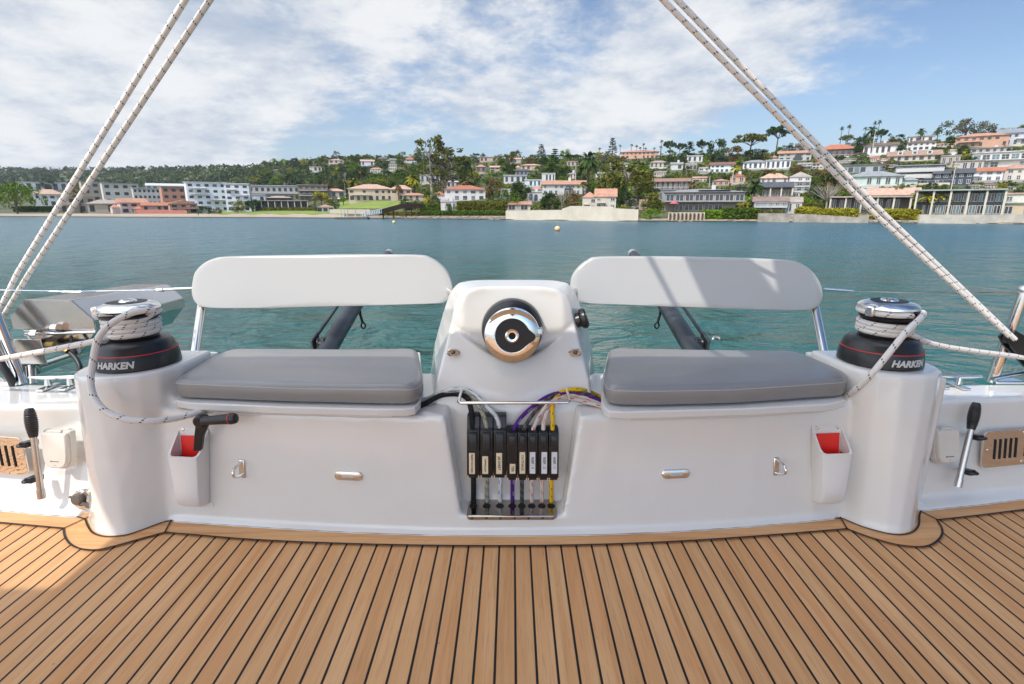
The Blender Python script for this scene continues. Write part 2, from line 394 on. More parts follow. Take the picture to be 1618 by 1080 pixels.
# console with the scalloped winch face
con = MB(); cols = 33
def low_y(z, s): return interp([(-.06, 1.525), (.075, 1.545), (.378, 1.603), (.44, 1.632), (.50, 1.675), (.56, 1.715), (.62, 1.752)], z)+.012*s*s
def up_y(z): return 1.722+.10*(z-.5)
def halfw(z): return interp([(-.06, .235), (.30, .235), (.40, .262), (.60, .213), (.68, .197), (.715, .180), (.738, .145), (.745, .12)], z)
rings = []
for i in range(cols):
    s = -1+2*i/(cols-1); a = abs(s)
    zs = .498+.112*a**1.35; col = []
    for k in range(13):
        z = lerp(-.06, zs, k/12); col.append((s*halfw(z)+.003, low_y(z, s), z))
    yl = low_y(zs, s); yu = max(up_y(zs), yl+.002)
    yu += .012*(1-a**3); col.append((s*halfw(zs)+.003, yu, zs+.003))
    ztop = .742-.012*a**6
    for k in range(1, 7):
        z = lerp(zs+.003, ztop, k/6); col.append((s*halfw(z)+.003, max(up_y(z)+.012*(1-a**3), yl+.001), z))
    # back, wider
    hb = interp([(0, .30), (.45, .30), (.56, .285), (.66, .25), (.72, .21), (.742, .17)], ztop)
    nf_ = len(col)
    for f_ in col[::-1]:
        z = f_[2]; hb = interp([(0, .325), (.38, .318), (.50, .298), (.62, .262), (.70, .232), (.742, .190)], z)
        col.append((s*hb+.003, 1.935, z))
    rings.append(col)
con.loft(rings, cap=False)
for q_, flip in ((0, 0), (len(rings)-1, 1)):
    b_ = q_*2*nf_
    for k in range(nf_-1): con.f.append((b_+k, b_+k+1, b_+2*nf_-2-k, b_+2*nf_-1-k)); con.m.append(0)
me = remesh(con, .0055, 4, 'console', GEL); me.transform(Matrix.Translation((0, -1.7, 0)))
co = bpy.data.objects.new('console', me); C.collection.objects.link(co); co.parent = moul

# seat lids
def outline(pts, z): return [onz(x, y, z) for x, y in pts]
LIDL = [(277, 632), (300, 636), (450, 642.5), (600, 646), (640, 646), (656, 643), (664, 634), (668, 600), (664, 556), (364, 557), (318, 574)]
LIDR = [(954, 643), (962, 649), (985, 650.5), (1180, 645), (1310, 638), (1336, 632), (1310, 590), (1253, 560), (961, 556), (951, 600), (950, 634)]
lids = []
for nm, P, lip in (('L', LIDL, [(304, 639.5), (450, 646), (600, 650), (620, 650)]), ('R', LIDR, [(997, 654), (1180, 649), (1304, 641)])):
    m = MB(); o = outline(P, .409); m.prism([(p.x, p.y) for p in o], .384, .409)
    # dropped lip over the bulkhead face
    lo = [onz(x, y, .392) for x, y in lip]
    rg = [[(p.x, p.y-.002, .392), (p.x, p.y-.003, .371), (p.x, p.y+.05, .371), (p.x, p.y+.05, .392)] for p in lo]
    m.loft(rg)
    part('seat_lid', m, mat('lid_white', (.64, .63, .60), .3, coat=.2), moul, bevel=.004, seg=3)
m = MB(); p = onz(295, 639, ZL); m.box((p.x, p.y+.02, ZL+.006), (.034, .035, .012)); part('finger_recess', m, DARKHOLE, moul, bevel=.004)
m = MB(); p = onz(1318, 637, ZL); m.box((p.x, p.y+.02, ZL+.006), (.034, .035, .012)); part('finger_recess', m, DARKHOLE, moul, bevel=.004)

# cushions
def cushion(top, label, zt=.478, zb=.412):
    o = [onz(x, y, zt) for x, y in top]; m = MB(); n = len(o)
    c = sum(o, Vector())/n
    # rounded corner outline
    pts = []
    for i, p in enumerate(o):
        a = o[i-1]; b = o[(i+1) % n]; ra = min(.035, (a-p).length*.35); rb = min(.035, (b-p).length*.35)
        A = p+(a-p).normalized()*ra; B = p+(b-p).normalized()*rb
        for k in range(4):
            t = k/3; pts.append(A*(1-t)**2+p*2*t*(1-t)+B*t*t)
    def inset(d, z): return [Vector((p.x, p.y, z))+(c-p).normalized()*d for p in pts]
    h = zt-zb
    rings = [inset(.022, zb), inset(.006, zb+.006), inset(0, zb+.02), inset(0, zt-.020), inset(.003, zt-.012), inset(.010, zt-.005), inset(.022, zt-.001)]
    mesh = m.loft(rings, cap=True)
    # crowned top
    r2 = MB(); r2.loft([inset(.022, zt-.001), inset(.06, zt+.002), inset(.16, zt+.004)], cap=False)
    top_ = inset(.16, zt+.004); r2.add(top_, [tuple(range(len(top_)))]); m.f.pop(); m.m.pop(); m.add(r2.v, r2.f)
    t = thing('seat_cushion', label, 'cushion', (c.x, c.y, zb))
    part('pad', m, VINYL, t)
    s = MB(); rim = inset(.0015, zt-.0165); s.tube(rim+[rim[0]], .0016, 6); part('seam', s, THREAD, t)
    return t
cushion([(270, 598), (450, 605.5), (600, 608), (655, 608), (669, 597), (660, 548.5), (560, 549), (362, 549), (318, 567)], 'long grey vinyl seat cushion left of the console')
cushion([(953, 596), (962, 609), (1020, 610.5), (1160, 608), (1342, 596), (1338, 584), (1262, 552.5), (1100, 549.5), (962, 547.5)], 'long grey vinyl seat cushion right of the console')

# backrests
def backrest(pts, label, post, name='seat_backrest'):
    Yb = 2.10; o = []
    for x, y in pts:
        p = at(x, y, Yb); p = at(x, y, Yb+.18*(p.z-.70)); o.append(p)
    c = sum(o, Vector())/len(o)
    P = crom(o+[o[0]], 4)[:-1]
    t = moul
    def sh(d, dy): return [p+(c-p).normalized()*d+Vector((0, dy, 0)) for p in P]
    m = MB(); m.loft([sh(.03, -.0012), sh(.010, -.0012), sh(.003, .001), sh(0, .006), sh(0, .030), sh(.004, .036), sh(.012, .038)])
    t = part('backrest', m, GEL2, moul, label)
    (a, b) = post; m = MB()
    pa = onz(a[0], a[1], .466); pb = at(b[0], b[1], 2.125)
    m.tube([pa, pb, pb+(pb-pa).normalized()*.06], .0165, 20); m.lathe([(.001, 0), (.034, 0), (.034, .006), (.018, .010), (.001, .01)], 24, Matrix.Translation(pa))
    part('post', m, CHROME, t)
    m = MB(); q = at(2*809-b[0]-sum(x for x, y in pts)/len(pts)*0+0, b[1], 2.13)
    # hidden bracket to the console side
    xi = max(p.x for p in o) if c.x < 0 else min(p.x for p in o)
    s = 1 if c.x < 0 else -1
    m.tube([(xi-s*.10, 2.15, .68), (xi-s*.02, 2.10, .675), (-s*.17, 1.92, .66)], .011, 12); part('hidden_strut', m, CHROME, t)
    return t
BL = [(302, 450), (306, 432), (318, 418), (335, 409), (360, 405.5), (460, 403.5), (560, 402.3), (655, 403), (678, 407), (699, 421), (711, 438), (716, 457), (713, 470), (704, 477), (690, 479.5), (600, 482.5), (500, 485), (400, 487), (325, 486), (308, 478), (302, 464)]
BR = [(901, 456), (904, 438), (915, 422), (930, 411), (950, 406), (1060, 405.5), (1160, 407.5), (1238, 410.5), (1264, 415), (1284, 428), (1297, 447), (1301, 465), (1297, 480), (1286, 488), (1270, 490), (1180, 489), (1080, 485.5), (980, 481.5), (922, 478.5), (906, 470)]
backrest(BL, 'white rounded backrest board fully in sun, left of the console', ((307, 563), (319, 480)))
backrest(BR, 'white rounded backrest board crossed by shadow, right of the console', ((1303, 563), (1287, 482)))

# ------------------------------------------------------------------ deck
PITCH = .0468
dm = bpy.data.materials.new('teak'); dm.use_nodes = True; MATS['teak'] = dm
def teak(m, seams, along_x=False):
    nt = m.node_tree; b = nt.nodes['Principled BSDF']; tc = N(nt, 'ShaderNodeTexCoord'); s = N(nt, 'ShaderNodeSeparateXYZ'); nt.links.new(tc.outputs['Object'], s.inputs[0])
    X, Y = (s.outputs[1], s.outputs[0]) if along_x else (s.outputs[0], s.outputs[1])
    q = M_(nt, 'DIVIDE', M_(nt, 'ADD', X, 10*PITCH*10-.0085), PITCH)
    idx = M_(nt, 'FLOOR', q) if seams else None
    def grain(sxx, syy, det, off=0.):
        cb = N(nt, 'ShaderNodeCombineXYZ'); nt.links.new(M_(nt, 'MULTIPLY', X, sxx), cb.inputs[0])
        nt.links.new(M_(nt, 'ADD', M_(nt, 'MULTIPLY', Y, syy), off), cb.inputs[1])
        if idx: nt.links.new(M_(nt, 'MULTIPLY', idx, 3.71), cb.inputs[2])
        n = N(nt, 'ShaderNodeTexNoise', i_Scale=1., i_Detail=det, i_Roughness=.6, i_Distortion=.6); nt.links.new(cb.outputs[0], n.inputs['Vector']); return n.outputs[0]
    g1 = grain(60, 2.2, 4); g2 = grain(260, 9, 2, 5.); g3 = grain(16, .9, 3, 9.)
    base = mixc(nt, smooth(nt, g3, .32, .68), (.61, .298, .118), (.70, .410, .195))
    base = mixc(nt, M_(nt, 'MULTIPLY', smooth(nt, g1, .50, .80), .55), base, (.42, .19, .070))
    base = mixc(nt, M_(nt, 'MULTIPLY', smooth(nt, g2, .52, .68), .32), base, (.27, .135, .062))
    base = mixc(nt, M_(nt, 'MULTIPLY', smooth(nt, grain(7, 5, 5, 21.), .56, .78), .22), base, (.70, .48, .26))
    if idx:
        wn = N(nt, 'ShaderNodeTexWhiteNoise', noise_dimensions='1D'); nt.links.new(M_(nt, 'ADD', idx, .37), wn.inputs['W'])
        base = mixc(nt, M_(nt, 'MULTIPLY', wn.outputs[0], .30), base, (.44, .225, .09))
        wn2 = N(nt, 'ShaderNodeTexWhiteNoise', noise_dimensions='1D'); nt.links.new(M_(nt, 'ADD', idx, 7.91), wn2.inputs['W'])
        base = mixc(nt, M_(nt, 'MULTIPLY', wn2.outputs[0], .20), base, (.63, .375, .185))
    # dirt specks
    sp = N(nt, 'ShaderNodeTexVoronoi', i_Scale=9.); nt.links.new(tc.outputs['Object'], sp.inputs['Vector'])
    base = mixc(nt, smooth(nt, sp.outputs['Distance'], .012, .03, .5, 0.), base, (.07, .05, .04))
    hgt = M_(nt, 'MULTIPLY', g2, .3); rough = .62
    if seams:
        fr = M_(nt, 'FRACT', q); d = M_(nt, 'MINIMUM', fr, M_(nt, 'SUBTRACT', 1., fr))
        sm = smooth(nt, d, .054, .070, 1., 0.)
        base = mixc(nt, sm, base, (.012, .010, .009)); hgt = M_(nt, 'SUBTRACT', hgt, M_(nt, 'MULTIPLY', sm, 1.2))
    nt.links.new(base, b.inputs['Base Color']); b.inputs['Roughness'].default_value = rough; b.inputs['Specular IOR Level'].default_value = .3
    bp = N(nt, 'ShaderNodeBump', i_Strength=.35, i_Distance=.0012); nt.links.new(hgt, bp.inputs['Height']); nt.links.new(bp.outputs[0], b.inputs['Normal'])
teak(dm, True)
dm2 = bpy.data.materials.new('teak_margin'); dm2.use_nodes = True; teak(dm2, False, True)
d = MB()
d.add([(-3.4, -5.5, 0), (3.4, -5.5, 0), (3.4, 1.85, 0), (-3.4, 1.85, 0)], [(0, 1, 2, 3)])
deck = struct('deck', d, dm, sm=False)
# margin boards and caulk lines, one sheet above the planks
outer = gl[:]+gc+gr
INN = [(-60, 823), (0, 827.5), (50, 832), (101, 836.5), (103, 849), (110, 860), (121, 867), (136, 870.5), (156, 870.5), (184, 864), (220, 854), (261, 843),
       (330, 849), (400, 854.5), (520, 860), (660, 863.5), (809, 864.5), (940, 862.5), (1078, 857), (1210, 848), (1338, 837.5),
       (1372, 850), (1412, 861.5), (1445, 866), (1466, 864.5), (1480, 857), (1488, 846), (1487, 835), (1480, 823.5), (1550, 815.5), (1618, 807), (1690, 799)]
inn = crom([onz(x, y, 0) for x, y in INN[:4]], 4)+crom([onz(x, y, 0) for x, y in INN[3:12]], 5)+crom([onz(x, y, 0) for x, y in INN[11:21]], 4)+crom([onz(x, y, 0) for x, y in INN[20:29]], 5)+crom([onz(x, y, 0) for x, y in INN[28:]], 4)
# strip between the inner line and a back line hidden under the moulding
mb = MB()
for i in range(len(inn)-1):
    a, b = inn[i], inn[i+1]
def back(p):  # matching point under the moulding
    return Vector((p.x, p.y+.5, 0))
from mathutils.geometry import tessellate_polygon
poly = [Vector((p.x, p.y, 0)) for p in inn]+[Vector((inn[-1].x, 1.88, 0)), Vector((inn[0].x, 1.88, 0))]
tri = tessellate_polygon([poly]); mb.add([(p.x, p.y, .004) for p in poly], [tuple(t) for t in tri])
mo = struct('deck_margin', mb, dm2, sm=False)
cb = MB()
def line(P, w, z=.0062):
    P = [Vector((p.x, p.y, 0)) for p in P]; n = len(P); a = []; b = []
    for i, p in enumerate(P):
        t = (P[min(i+1, n-1)]-P[max(i-1, 0)]).normalized(); q = Vector((-t.y, t.x, 0))*w/2
        a.append((p.x+q.x, p.y+q.y, z)); b.append((p.x-q.x, p.y-q.y, z))
    cb.add(a+b, [(i, i+1, n+i+1, n+i) for i in range(n-1)])
line(inn, .0062)
foot = [f+Vector((0, 0, 0)) for f, p in cove(outer, .010)]
line(crom(foot[:4], 3)+crom(foot[4:12], 3)+crom(foot[12:23], 3)+crom(foot[23:30], 3)+crom(foot[30:], 3), .0055, .0066)
for a, b in (((144, 817), (102, 836.5)), ((272, 822), (261, 843)), ((1327, 819), (1338, 837.5)), ((1447, 806), (1481, 823.5))):
    line([onz(*a, 0), onz(*b, 0)], .0045, .0070)
struct('deck_caulking', cb, CAULK, sm=False)
hull = MB(); hull.box((0, -3.0, -1.25), (7.2, 9.7, 2.2)); solo('hull', hull, GEL2, 'white hull below the cockpit and teak deck', 'hull', bevel=.1, seg=4)

# ------------------------------------------------------------------ roof above the cockpit and the boom (outside the frame, they cast the shade)
rf = thing('hardtop_roof', 'grey hardtop roof above the cockpit, overhead behind the camera', 'roof', (0, -3, 0))
m = MB(); m.prism([(-2.24, .80), (-.6, .81), (.55, .79), (.72, .67), (2.9, .65), (2.9, -.95), (-3.1, -.95), (-3.1, -.11), (-2.24, -.11)], 2.0, 2.02)
part('panel', m, CANVAS, rf, sm=False)
m = MB()
for x in (-3.0, 2.8):
    m.tube([(x*.9, -2.2, .0), (x*.93, -.92, 2.0)], .03, 12)
part('support', m, CHROME, rf)
bm_ = thing('boom', 'dark boom with an added flat white shade panel above the cockpit', 'boom', (0, -3, 2.5))
m = MB(); m.tube([(0, -6, 2.50), (0, 2.2, 2.50)], .09, 16); part('spar', m, SPAR, bm_)
m = MB(); m.prism([(-.21, -4), (.09, -4), (.09, .80), (.035, .95), (.035, 1.9), (-.21, 1.9)], 2.60, 2.625); m.prism([(.091, -4), (.27, -4), (.27, 1.9), (.145, 1.9), (.145, .95), (.091, .80)], 2.60, 2.625); part('shade_panel', m, WPOCK, bm_)  # unseen panel, added and slit to leave a lit wedge on the right backrest
m = MB(); m.tube([(-.30, .2, 2.62), (-.20, 1.9, 2.2)], .012, 8); part('shadow_line', m, ROPE_W, bm_)  # unseen line added to cast a thin diagonal shadow on the right backrest
# mainsheet falls
def tail_up(P0, P1, end):
    return [P0, P1, end]
def rope(name, label, pts, r, m, k=10, n=12, group=None, cat='rope'):
    mb = MB(); mb.tube(crom(pts, k) if k else pts, r, n); return solo(name, mb, m, label, cat, group)
def seg(P, n=2): return [lerp(P[0], P[1], i/n) for i in range(n+1)]
def fall(lo, mid, top, r, label):
    lo, mid, top = at(*lo), at(*mid), at(*top); d = top-mid
    rope('sheet_rope', label, [lo, mid, top, top+d*((2.42-top.z)/d.z)], r, ROPE_W, 1)
fall((-55, 600, 2.3), (28, 430, 2.22), (292, 0, 1.95), .0100, 'outer of the two white flecked ropes rising at the upper left')
fall((-60, 607, 2.33), (47, 430, 2.25), (331, 0, 1.98), .0100, 'inner of the two white flecked ropes rising at the upper left')
e1 = at(1595, 531, 1.80); e2 = at(1604, 536, 1.80)
fall((1595, 531, 1.80), (1384, 340, 1.74), (1048, 0, 1.62), .0078, 'lower white flecked rope running down to the right-hand block')
fall((1604, 536, 1.80), (1399, 340, 1.78), (1071, 0, 1.66), .0080, 'upper white flecked rope running down to the right-hand block')
# ------------------------------------------------------------------ winches
def winch(label, M, k=1.0, text_ang=-90, console=False):
    """built along local +z; M places it"""
    t = thing('winch', label, 'winch', M.translation)
    S = M @ Matrix.Scale(k*(1.06 if console else 1), 4)
    m = MB(); m.lathe([(.001, 0), (.120, 0), (.123, .004), (.1215, .022), (.1175, .046), (.116, .049), (.116, .0515), (.1135, .054), (.109, .070), (.099, .082), (.082, .088), (.070, .092), (.001, .093)], 64, S)
    base = part('base', m, BLACK, t)
    if not console: m = MB(); m.lathe([(.115, .0485), (.1187, .0488), (.1183, .0512), (.115, .0515)], 64, S); part('red_ring', m, REDM, base)
    m = MB(); m.lathe([(.001, .09), (.072, .09), (.064, .10), (.061, .12), (.062, .138), (.076, .152), (.078, .156), (.001, .157)], 48, S); part('drum', m, DBLACK, t)
    m = MB()
    m.lathe([(.001, .155), (.077, .157), (.084, .162), (.083, .166), (.072, .169), (.060, .171), (.060, .178), (.001, .178)], 56, S)
    part('lower_jaw', m, DBLACK, t)
    m = MB()
    m.lathe([(.052, .176), (.080, .178), (.088, .184), (.087, .191), (.078, .199), (.060, .2045), (.052, .2050), (.052, .196)] if not console else [(.068, .176), (.094, .178), (.1015, .184), (.100, .192), (.088, .200), (.068, .2035), (.064, .2035), (.064, .196)], 64, S)
    part('upper_jaw', m, CHROME, t)
    # feeder arm at the jaw
    m = MB(); m.box((.084 if not console else .098, 0, .178), (.030, .028, .034), S @ Matrix.Rotation(R(205 if not console else 8), 4, 'Z')); part('feeder_arm', m, CHROME, t, bevel=.006*k)
    m = MB(); n = 48; prof = []
    for kk in range(n):
        a = 2*PI*kk/n; d = abs((a+PI) % (2*PI)-PI); r = (.062+.024*math.exp(-(d/.30)**2)) if console else .0535+.008*math.exp(-(d/.4)**2)
        prof.append((r*math.cos(a), r*math.sin(a)))
    rot = Matrix.Rotation(R(-4 if console else 205), 4, 'Z')
    m.prism(prof, .192, .2050 if console else .2062, S @ rot); cap = part('cap', m, DBLACK, t, bevel=.0015)
    m = MB(); m.lathe([(.012, .203), (.013, .211), (.020, .212), (.025, .209), (.0265, .204), (.012, .2035)], 32, S); so_ = part('socket', m, CHROME, t)
    m = MB(); m.lathe([(.001, .204), (.0125, .204), (.0125, .2105), (.0105, .2108), (.0005, .206)], 8, S); part('socket_hole', m, DARKHOLE, so_)
    if not console:
        m = MB(); rr = .1212
        def fn(v):
            a = R(text_ang)+v.x/rr; z = .0235+v.y; r = rr+.0008+v.z-(z-.022)*.10
            return M @ Vector((r*math.cos(a), r*math.sin(a), z))
        text_mb(m, 'HARKEN', .0285, None, 0, .0005, .0011, .22, fn=fn); part('lettering', m, LETTER, base, sm=False)
    return t
WLm = Matrix.Translation((PL[0], PL[1], ZP)); WRm = Matrix.Translation((PR[0], PR[1], ZP))
winch('black winch with chrome top on the left pedestal', WLm, 1, -87)
winch('black winch with chrome top on the right pedestal', WRm, 1, -83)
# console winch, axis towards the cockpit
cpos = at(809.5, 519, 1.735); ax = Vector((-.004, -1, .10)).normalized()
X = Vector((1, 0, 0)); X = (X-ax*X.dot(ax)).normalized(); Z = ax; Yv = Z.cross(X)
Mc = Matrix((X, Yv, Z)).transposed().to_4x4(); Mc.translation = cpos
winch('chrome-ringed winch facing forward on the console', Mc, .80, console=True)

# sheet ropes on the two pedestal winches
def coil(c, z0, levels, a_in, turns, r=.082, rr=.0105, dirn=1):
    P = []
    n = int(turns*24)
    for i in range(n+1):
        f = i/n; a = R(a_in)+dirn*2*PI*turns*f
        P.append(Vector((c[0]+(r)*math.cos(a), c[1]+(r)*math.sin(a), z0+levels*f)))
    return P
rr = .0094
# left: standing part arrives from outboard left, wraps four times, jaw, tail
c = PL; z0 = ZP+.104
P = seg([at(-60, 574, 1.90), at(120, 545, 1.62)], 3)
P = [at(-60, 578, 1.75), at(60, 554, 1.66), at(140, 541, 1.60)]+coil(c, z0, .050, 215, 3.35, .0735)+coil(c, z0+.066, .004, 215+3.35*360+20, .62, .080)
jaw = P[-1]
tail = [at(240, 489, 1.60), at(212, 493, 1.56), at(180, 508, 1.53), at(156, 533, 1.50), at(147, 570, 1.485), at(143, 603, 1.46), at(150, 630, 1.44), at(170, 651, 1.425), at(204, 663, 1.425), at(246, 665, 1.45), at(285, 659, 1.50), at(313, 651, 1.535), at(322, 650.5, 1.56)]
rope('winch_sheet', 'white flecked rope wrapped on the left pedestal winch with a hanging loop', P[::2]+tail, rr, ROPE_S, 4, 12)
c = PR; z0 = ZP+.104
P = [at(1700, 574, 1.95), at(1600, 563, 1.86), at(1500, 549, 1.72)]+coil(c, z0, .036, -35, 2.9, .0735, dirn=-1)+coil(c, z0+.066, .003, -35-2.9*360-60, .9, .080, dirn=-1)
tail = [at(1459, 495, 1.63), at(1452, 505, 1.585), at(1432, 524, 1.548), at(1405, 557, 1.530), at(1378, 590, 1.524), at(1356, 612, 1.56), at(1342, 622, 1.60), at(1332, 628, 1.64)]
rope('winch_sheet', 'white flecked rope wrapped on the right pedestal winch, tail behind the cushion', P[::2]+tail, rr, ROPE_S, 4, 12)

# ------------------------------------------------------------------ console fittings
def eyelet(px, label):
    p = at(px, 557, 1.70); Y = 1.70
    for _ in range(5):
        p = at(px, 557, Y); Y = low_y(p.z, 0)
    M = frame(p, Vector((0, -1, .62)))
    t = thing('console_light', label, 'light', p)
    m = MB(); m.loft([[M @ Vector((a*math.cos(2*PI*k/28), y, b*math.sin(2*PI*k/28))) for k in range(28)] for a, b, y in ((.022, .0135, .004), (.022, .0135, -.003), (.019, .011, -.006), (.011, .007, -.006), (.010, .006, -.003))]); part('bezel', m, CHROME, t)
    m = MB(); m.sphere(M @ Vector((0, -.005, -.001)), .0075, 8); part('lens', m, mat('dark_lens', (.05, .04, .035), .1, coat=1), t)
eyelet(716, 'small oval steel light on the console, left of the console winch')
eyelet(909, 'small oval steel light on the console, right of the console winch')
m = MB(); p = at(918, 504, 1.80); M = frame(p, Vector((1, -.10, .35))) @ Matrix.Rotation(R(90), 4, 'X')
t = thing('round_control_knob', 'round black control knob on the right flank of the console', 'knob', p)
m.lathe([(.001, -.03), (.026, -.03), (.026, -.004), (.034, 0), (.0365, .006), (.036, .016), (.031, .021), (.001, .022)], 40, M); part('dial', m, BLACK, t)
m = MB(); m.lathe([(.026, .0205), (.029, .0212), (.029, .0225), (.026, .0225)], 32, M); part('face_ring', m, SPAR, t)

# ------------------------------------------------------------------ rope recess: plate, clutches, bar, halyards
def backwall(z): return interp([(.0, 1.537), (.075, 1.545), (.378, 1.603)], z)
m = MB(); t = thing('rope_exit_plate', 'polished steel plate with eight rope holes at the foot of the recess', 'plate', (0, 1.5, .06))
pl = [onz(x, y, .068) for x, y in ((737, 812), (740, 815), (875, 815), (881, 811), (879, 791), (870, 787), (747, 787), (741, 791))]
m.prism([(p.x, p.y) for p in pl], .052, .0685); part('plate', m, mat('dark_steel', (.42, .39, .36), .10, 1), t, bevel=.004)
HX = (748, 769, 790, 809.5, 824.5, 840, 856, 871)
for i, x in enumerate(HX):
    p = onz(x, 799, .0688); mm = MB(); mm.lathe([(.001, 0), (.0125, 0), (.0125, .0012), (.001, .0012)], 20, Matrix.Translation(p)); part('rope_hole', mm, DARKHOLE, t)
ROPES = ['black', 'olive-flecked', 'blue-flecked', 'purple', 'dark grey', 'red-flecked', 'orange-flecked', 'yellow']
def clutch(x0, x1, yt, yb, y0h, y1h, lab, lx, ly, tape, label, tall):
    xc = (x0+x1)/2; yc = (yt+yb)/2
    Y = 1.5
    for _ in range(5):
        p = at(xc, yc, Y); Y = backwall(p.z)-.062
    p = at(xc, yc, Y); M = frame(p, Vector((0, -1, .19))); s = (p-EYE).dot(Vector((0, CT, -ST)))/F
    w = (x1-x0)*s*.985; h = (yb-yt)*s*1.05; f = lambda y: (yc-y)*s*1.05
    t = thing('rope_clutch', label, 'rope clutch', p, 'rope clutches in the console recess')
    m = MB(); d = .062
    prof = [(d, -h/2+.004), (.006, -h/2), (0, -h/2+.008), (0, f(y0h)+.003), (.010, f(y0h)+.010)]+([(.012, h/2-.03), (.018, h/2-.006), (.03, h/2)] if tall else [(.012, h/2-.006), (.02, h/2)])+[(d, h/2)]
    m.loft([[M @ Vector((x, y, z)) for y, z in prof] for x in (-w/2, w/2)]); part('body', m, BLACK, t, bevel=.002)
    m = MB(); hw = w*.60; z0, z1 = f(y1h), f(y0h)
    pr = [(.004, z0), (-.006, z0), (-.014, z0+(z1-z0)*.5), (-.013, z1-.006), (-.004, z1), (.006, z1)]
    m.loft([[M @ Vector((x, y, z)) for y, z in pr] for x in (-hw/2, hw/2)]); part('lever', m, mat('charcoal_lever', (.022, .026, .029), .38), t, bevel=.0028)
    m = MB()
    m.tube([M @ Vector((-w*.5-.0006, .012, -h/2+.012)), M @ Vector((w*.5+.0006, .012, -h/2+.012))], .0035, 10); 
    for sx_ in (-.42, .42): m.box((w*sx_, -.0005, -h/2+.006), (.0022, .003, .008), M)
    part('pin', m, CHROME, t)
    m = MB(); a, b = f(ly[1]), f(ly[0]); lw = (lx[1]-lx[0])*s; ox = ((lx[0]+lx[1])/2-xc)*s
    m.box((ox, -.0008, (a+b)/2), (lw, .0016, b-a), M); tp = part('label_tape', m, tape, t, sm=False)
    if lab:
        m = MB(); size = min(lw*.62, (b-a)/max(3, len(lab))*1.45)
        Mt = M @ Matrix.Translation((ox, -.0020, (a+b)/2)) @ Matrix.Rotation(R(90), 4, 'Y')
        text_mb(m, lab, size, Mt, 0, .0002, .0002); part('lettering', m, INK, tp, sm=False)
    return t
for i, (a, b, txt) in enumerate((((737.5), 758, 'MAIN HALYARD'), (758.5, 779, 'TOPPING LIFT'), (779.5, 800, 'JIB SHEET'))):
    xl = (741, 762, 784)[i]
    clutch(a, b, 658, 754, 683, 711, txt, (xl, xl+9.2), (715 if i != 1 else 720, 747), TAPE, 'tall black rope clutch with the %s rope and beige label' % ROPES[i], True)
for i, (a, b, txt) in enumerate(((801, 817.5, 'TER'), (818, 833, 'OUTHAUL'), (833.5, 850, 'REEF - 3'), (850.5, 866.5, 'REEF - 2'), (867, 883, 'REEF - 1'))):
    xl = (805.5, 821, 837, 855.5, 871.5)[i]
    clutch(a, b, 679, 758, 687, 705.5, txt, (xl, xl+8.8), (714 if i else 732, 747), TAPE if i < 2 else TAPEW, 'short black rope clutch with the %s rope' % ROPES[i+3], False)
RM = [ROPE_K, ROPE_G, ROPE_B, ROPE_P, ROPE_D, ROPE_R, ROPE_O, ROPE_Y]
UPP = [[(746, 664, 1.545), (744, 645, 1.565), (738, 629, 1.60), (724, 622.5, 1.635), (698, 624, 1.64), (672, 637, 1.60), (648, 648, 1.555), (622, 649.5, 1.545)],
       [(768, 670, 1.545), (757, 642, 1.57), (745, 625, 1.605), (731, 617.5, 1.65), (705, 621, 1.66), (674, 634, 1.62), (652, 643, 1.60), (630, 646, 1.60)],
       [(788, 668, 1.545), (779, 652, 1.555), (765, 637, 1.575), (747, 621, 1.62), (728, 614.5, 1.665), (704, 618, 1.68), (676, 629, 1.66), (655, 637, 1.65)],
       [(812, 681, 1.545), (822, 661, 1.56), (843, 641, 1.585), (868, 625, 1.62), (892, 620.5, 1.645), (926, 625.5, 1.635), (954, 637, 1.60), (974, 645, 1.57)],
       [(827, 681, 1.545), (840, 657, 1.56), (858, 637, 1.585), (880, 622, 1.63), (903, 619.5, 1.66), (930, 623, 1.655), (957, 635, 1.62), (975, 643, 1.60)],
       [(842, 681, 1.545), (850, 661, 1.56), (866, 639, 1.58), (889, 628.5, 1.61), (918, 633, 1.61), (954, 643, 1.575), (975, 650, 1.55), (993, 652.5, 1.535)],
       [(858, 682, 1.545), (862, 657, 1.56), (874, 637, 1.60), (897, 624.5, 1.635), (924, 628, 1.63), (952, 638.5, 1.60), (975, 647, 1.57), (1000, 651, 1.55)],
       [(873, 682, 1.545), (873.5, 660, 1.555), (873, 642, 1.58), (880, 625, 1.63), (893, 616.5, 1.68), (918, 615.5, 1.69), (940, 622.5, 1.67), (958, 633, 1.64)]]
def lift(x, y, Y):
    p = at(x, y, Y)
    if abs(p.x) < .27 and p.z > .33:
        for _ in range(4): p = at(x, y, min(Y, low_y(p.z, p.x/.25)-.012))
    return p
yb_ = [754, 754, 754, 758, 758, 758, 758, 758]
for i in range(8):
    lo = onz(HX[i], 799, .05); mid = at(HX[i]+.3, yb_[i], 1.515)
    P = [lo, lerp(lo, mid, .5), mid, at(lerp(HX[i], UPP[i][0][0], .5), 710, 1.55)]+[lift(*p) for p in UPP[i]]
    rope('halyard_rope', '%s rope from the steel plate up through its clutch' % ROPES[i] if i != 0 else 'black rope from the steel plate up through the leftmost clutch', P, (.0085, .0070, .0070, .0066, .0066, .0070, .0070, .0070)[i], RM[i], 8, 10)
m = MB(); a, b = at(724, 636.5, 1.535), at(901, 635.5, 1.535); 
m.tube([a+Vector((.004, .09, .015)), a+Vector((0, .012, 0)), a+Vector((.006, 0, 0)), b-Vector((.006, 0, 0)), b+Vector((0, .012, 0)), b+Vector((-.004, .09, .015))], .0052, 14)
solo('guard_bar', m, CHROME, 'thin polished steel bar across the top of the rope recess', 'bar')

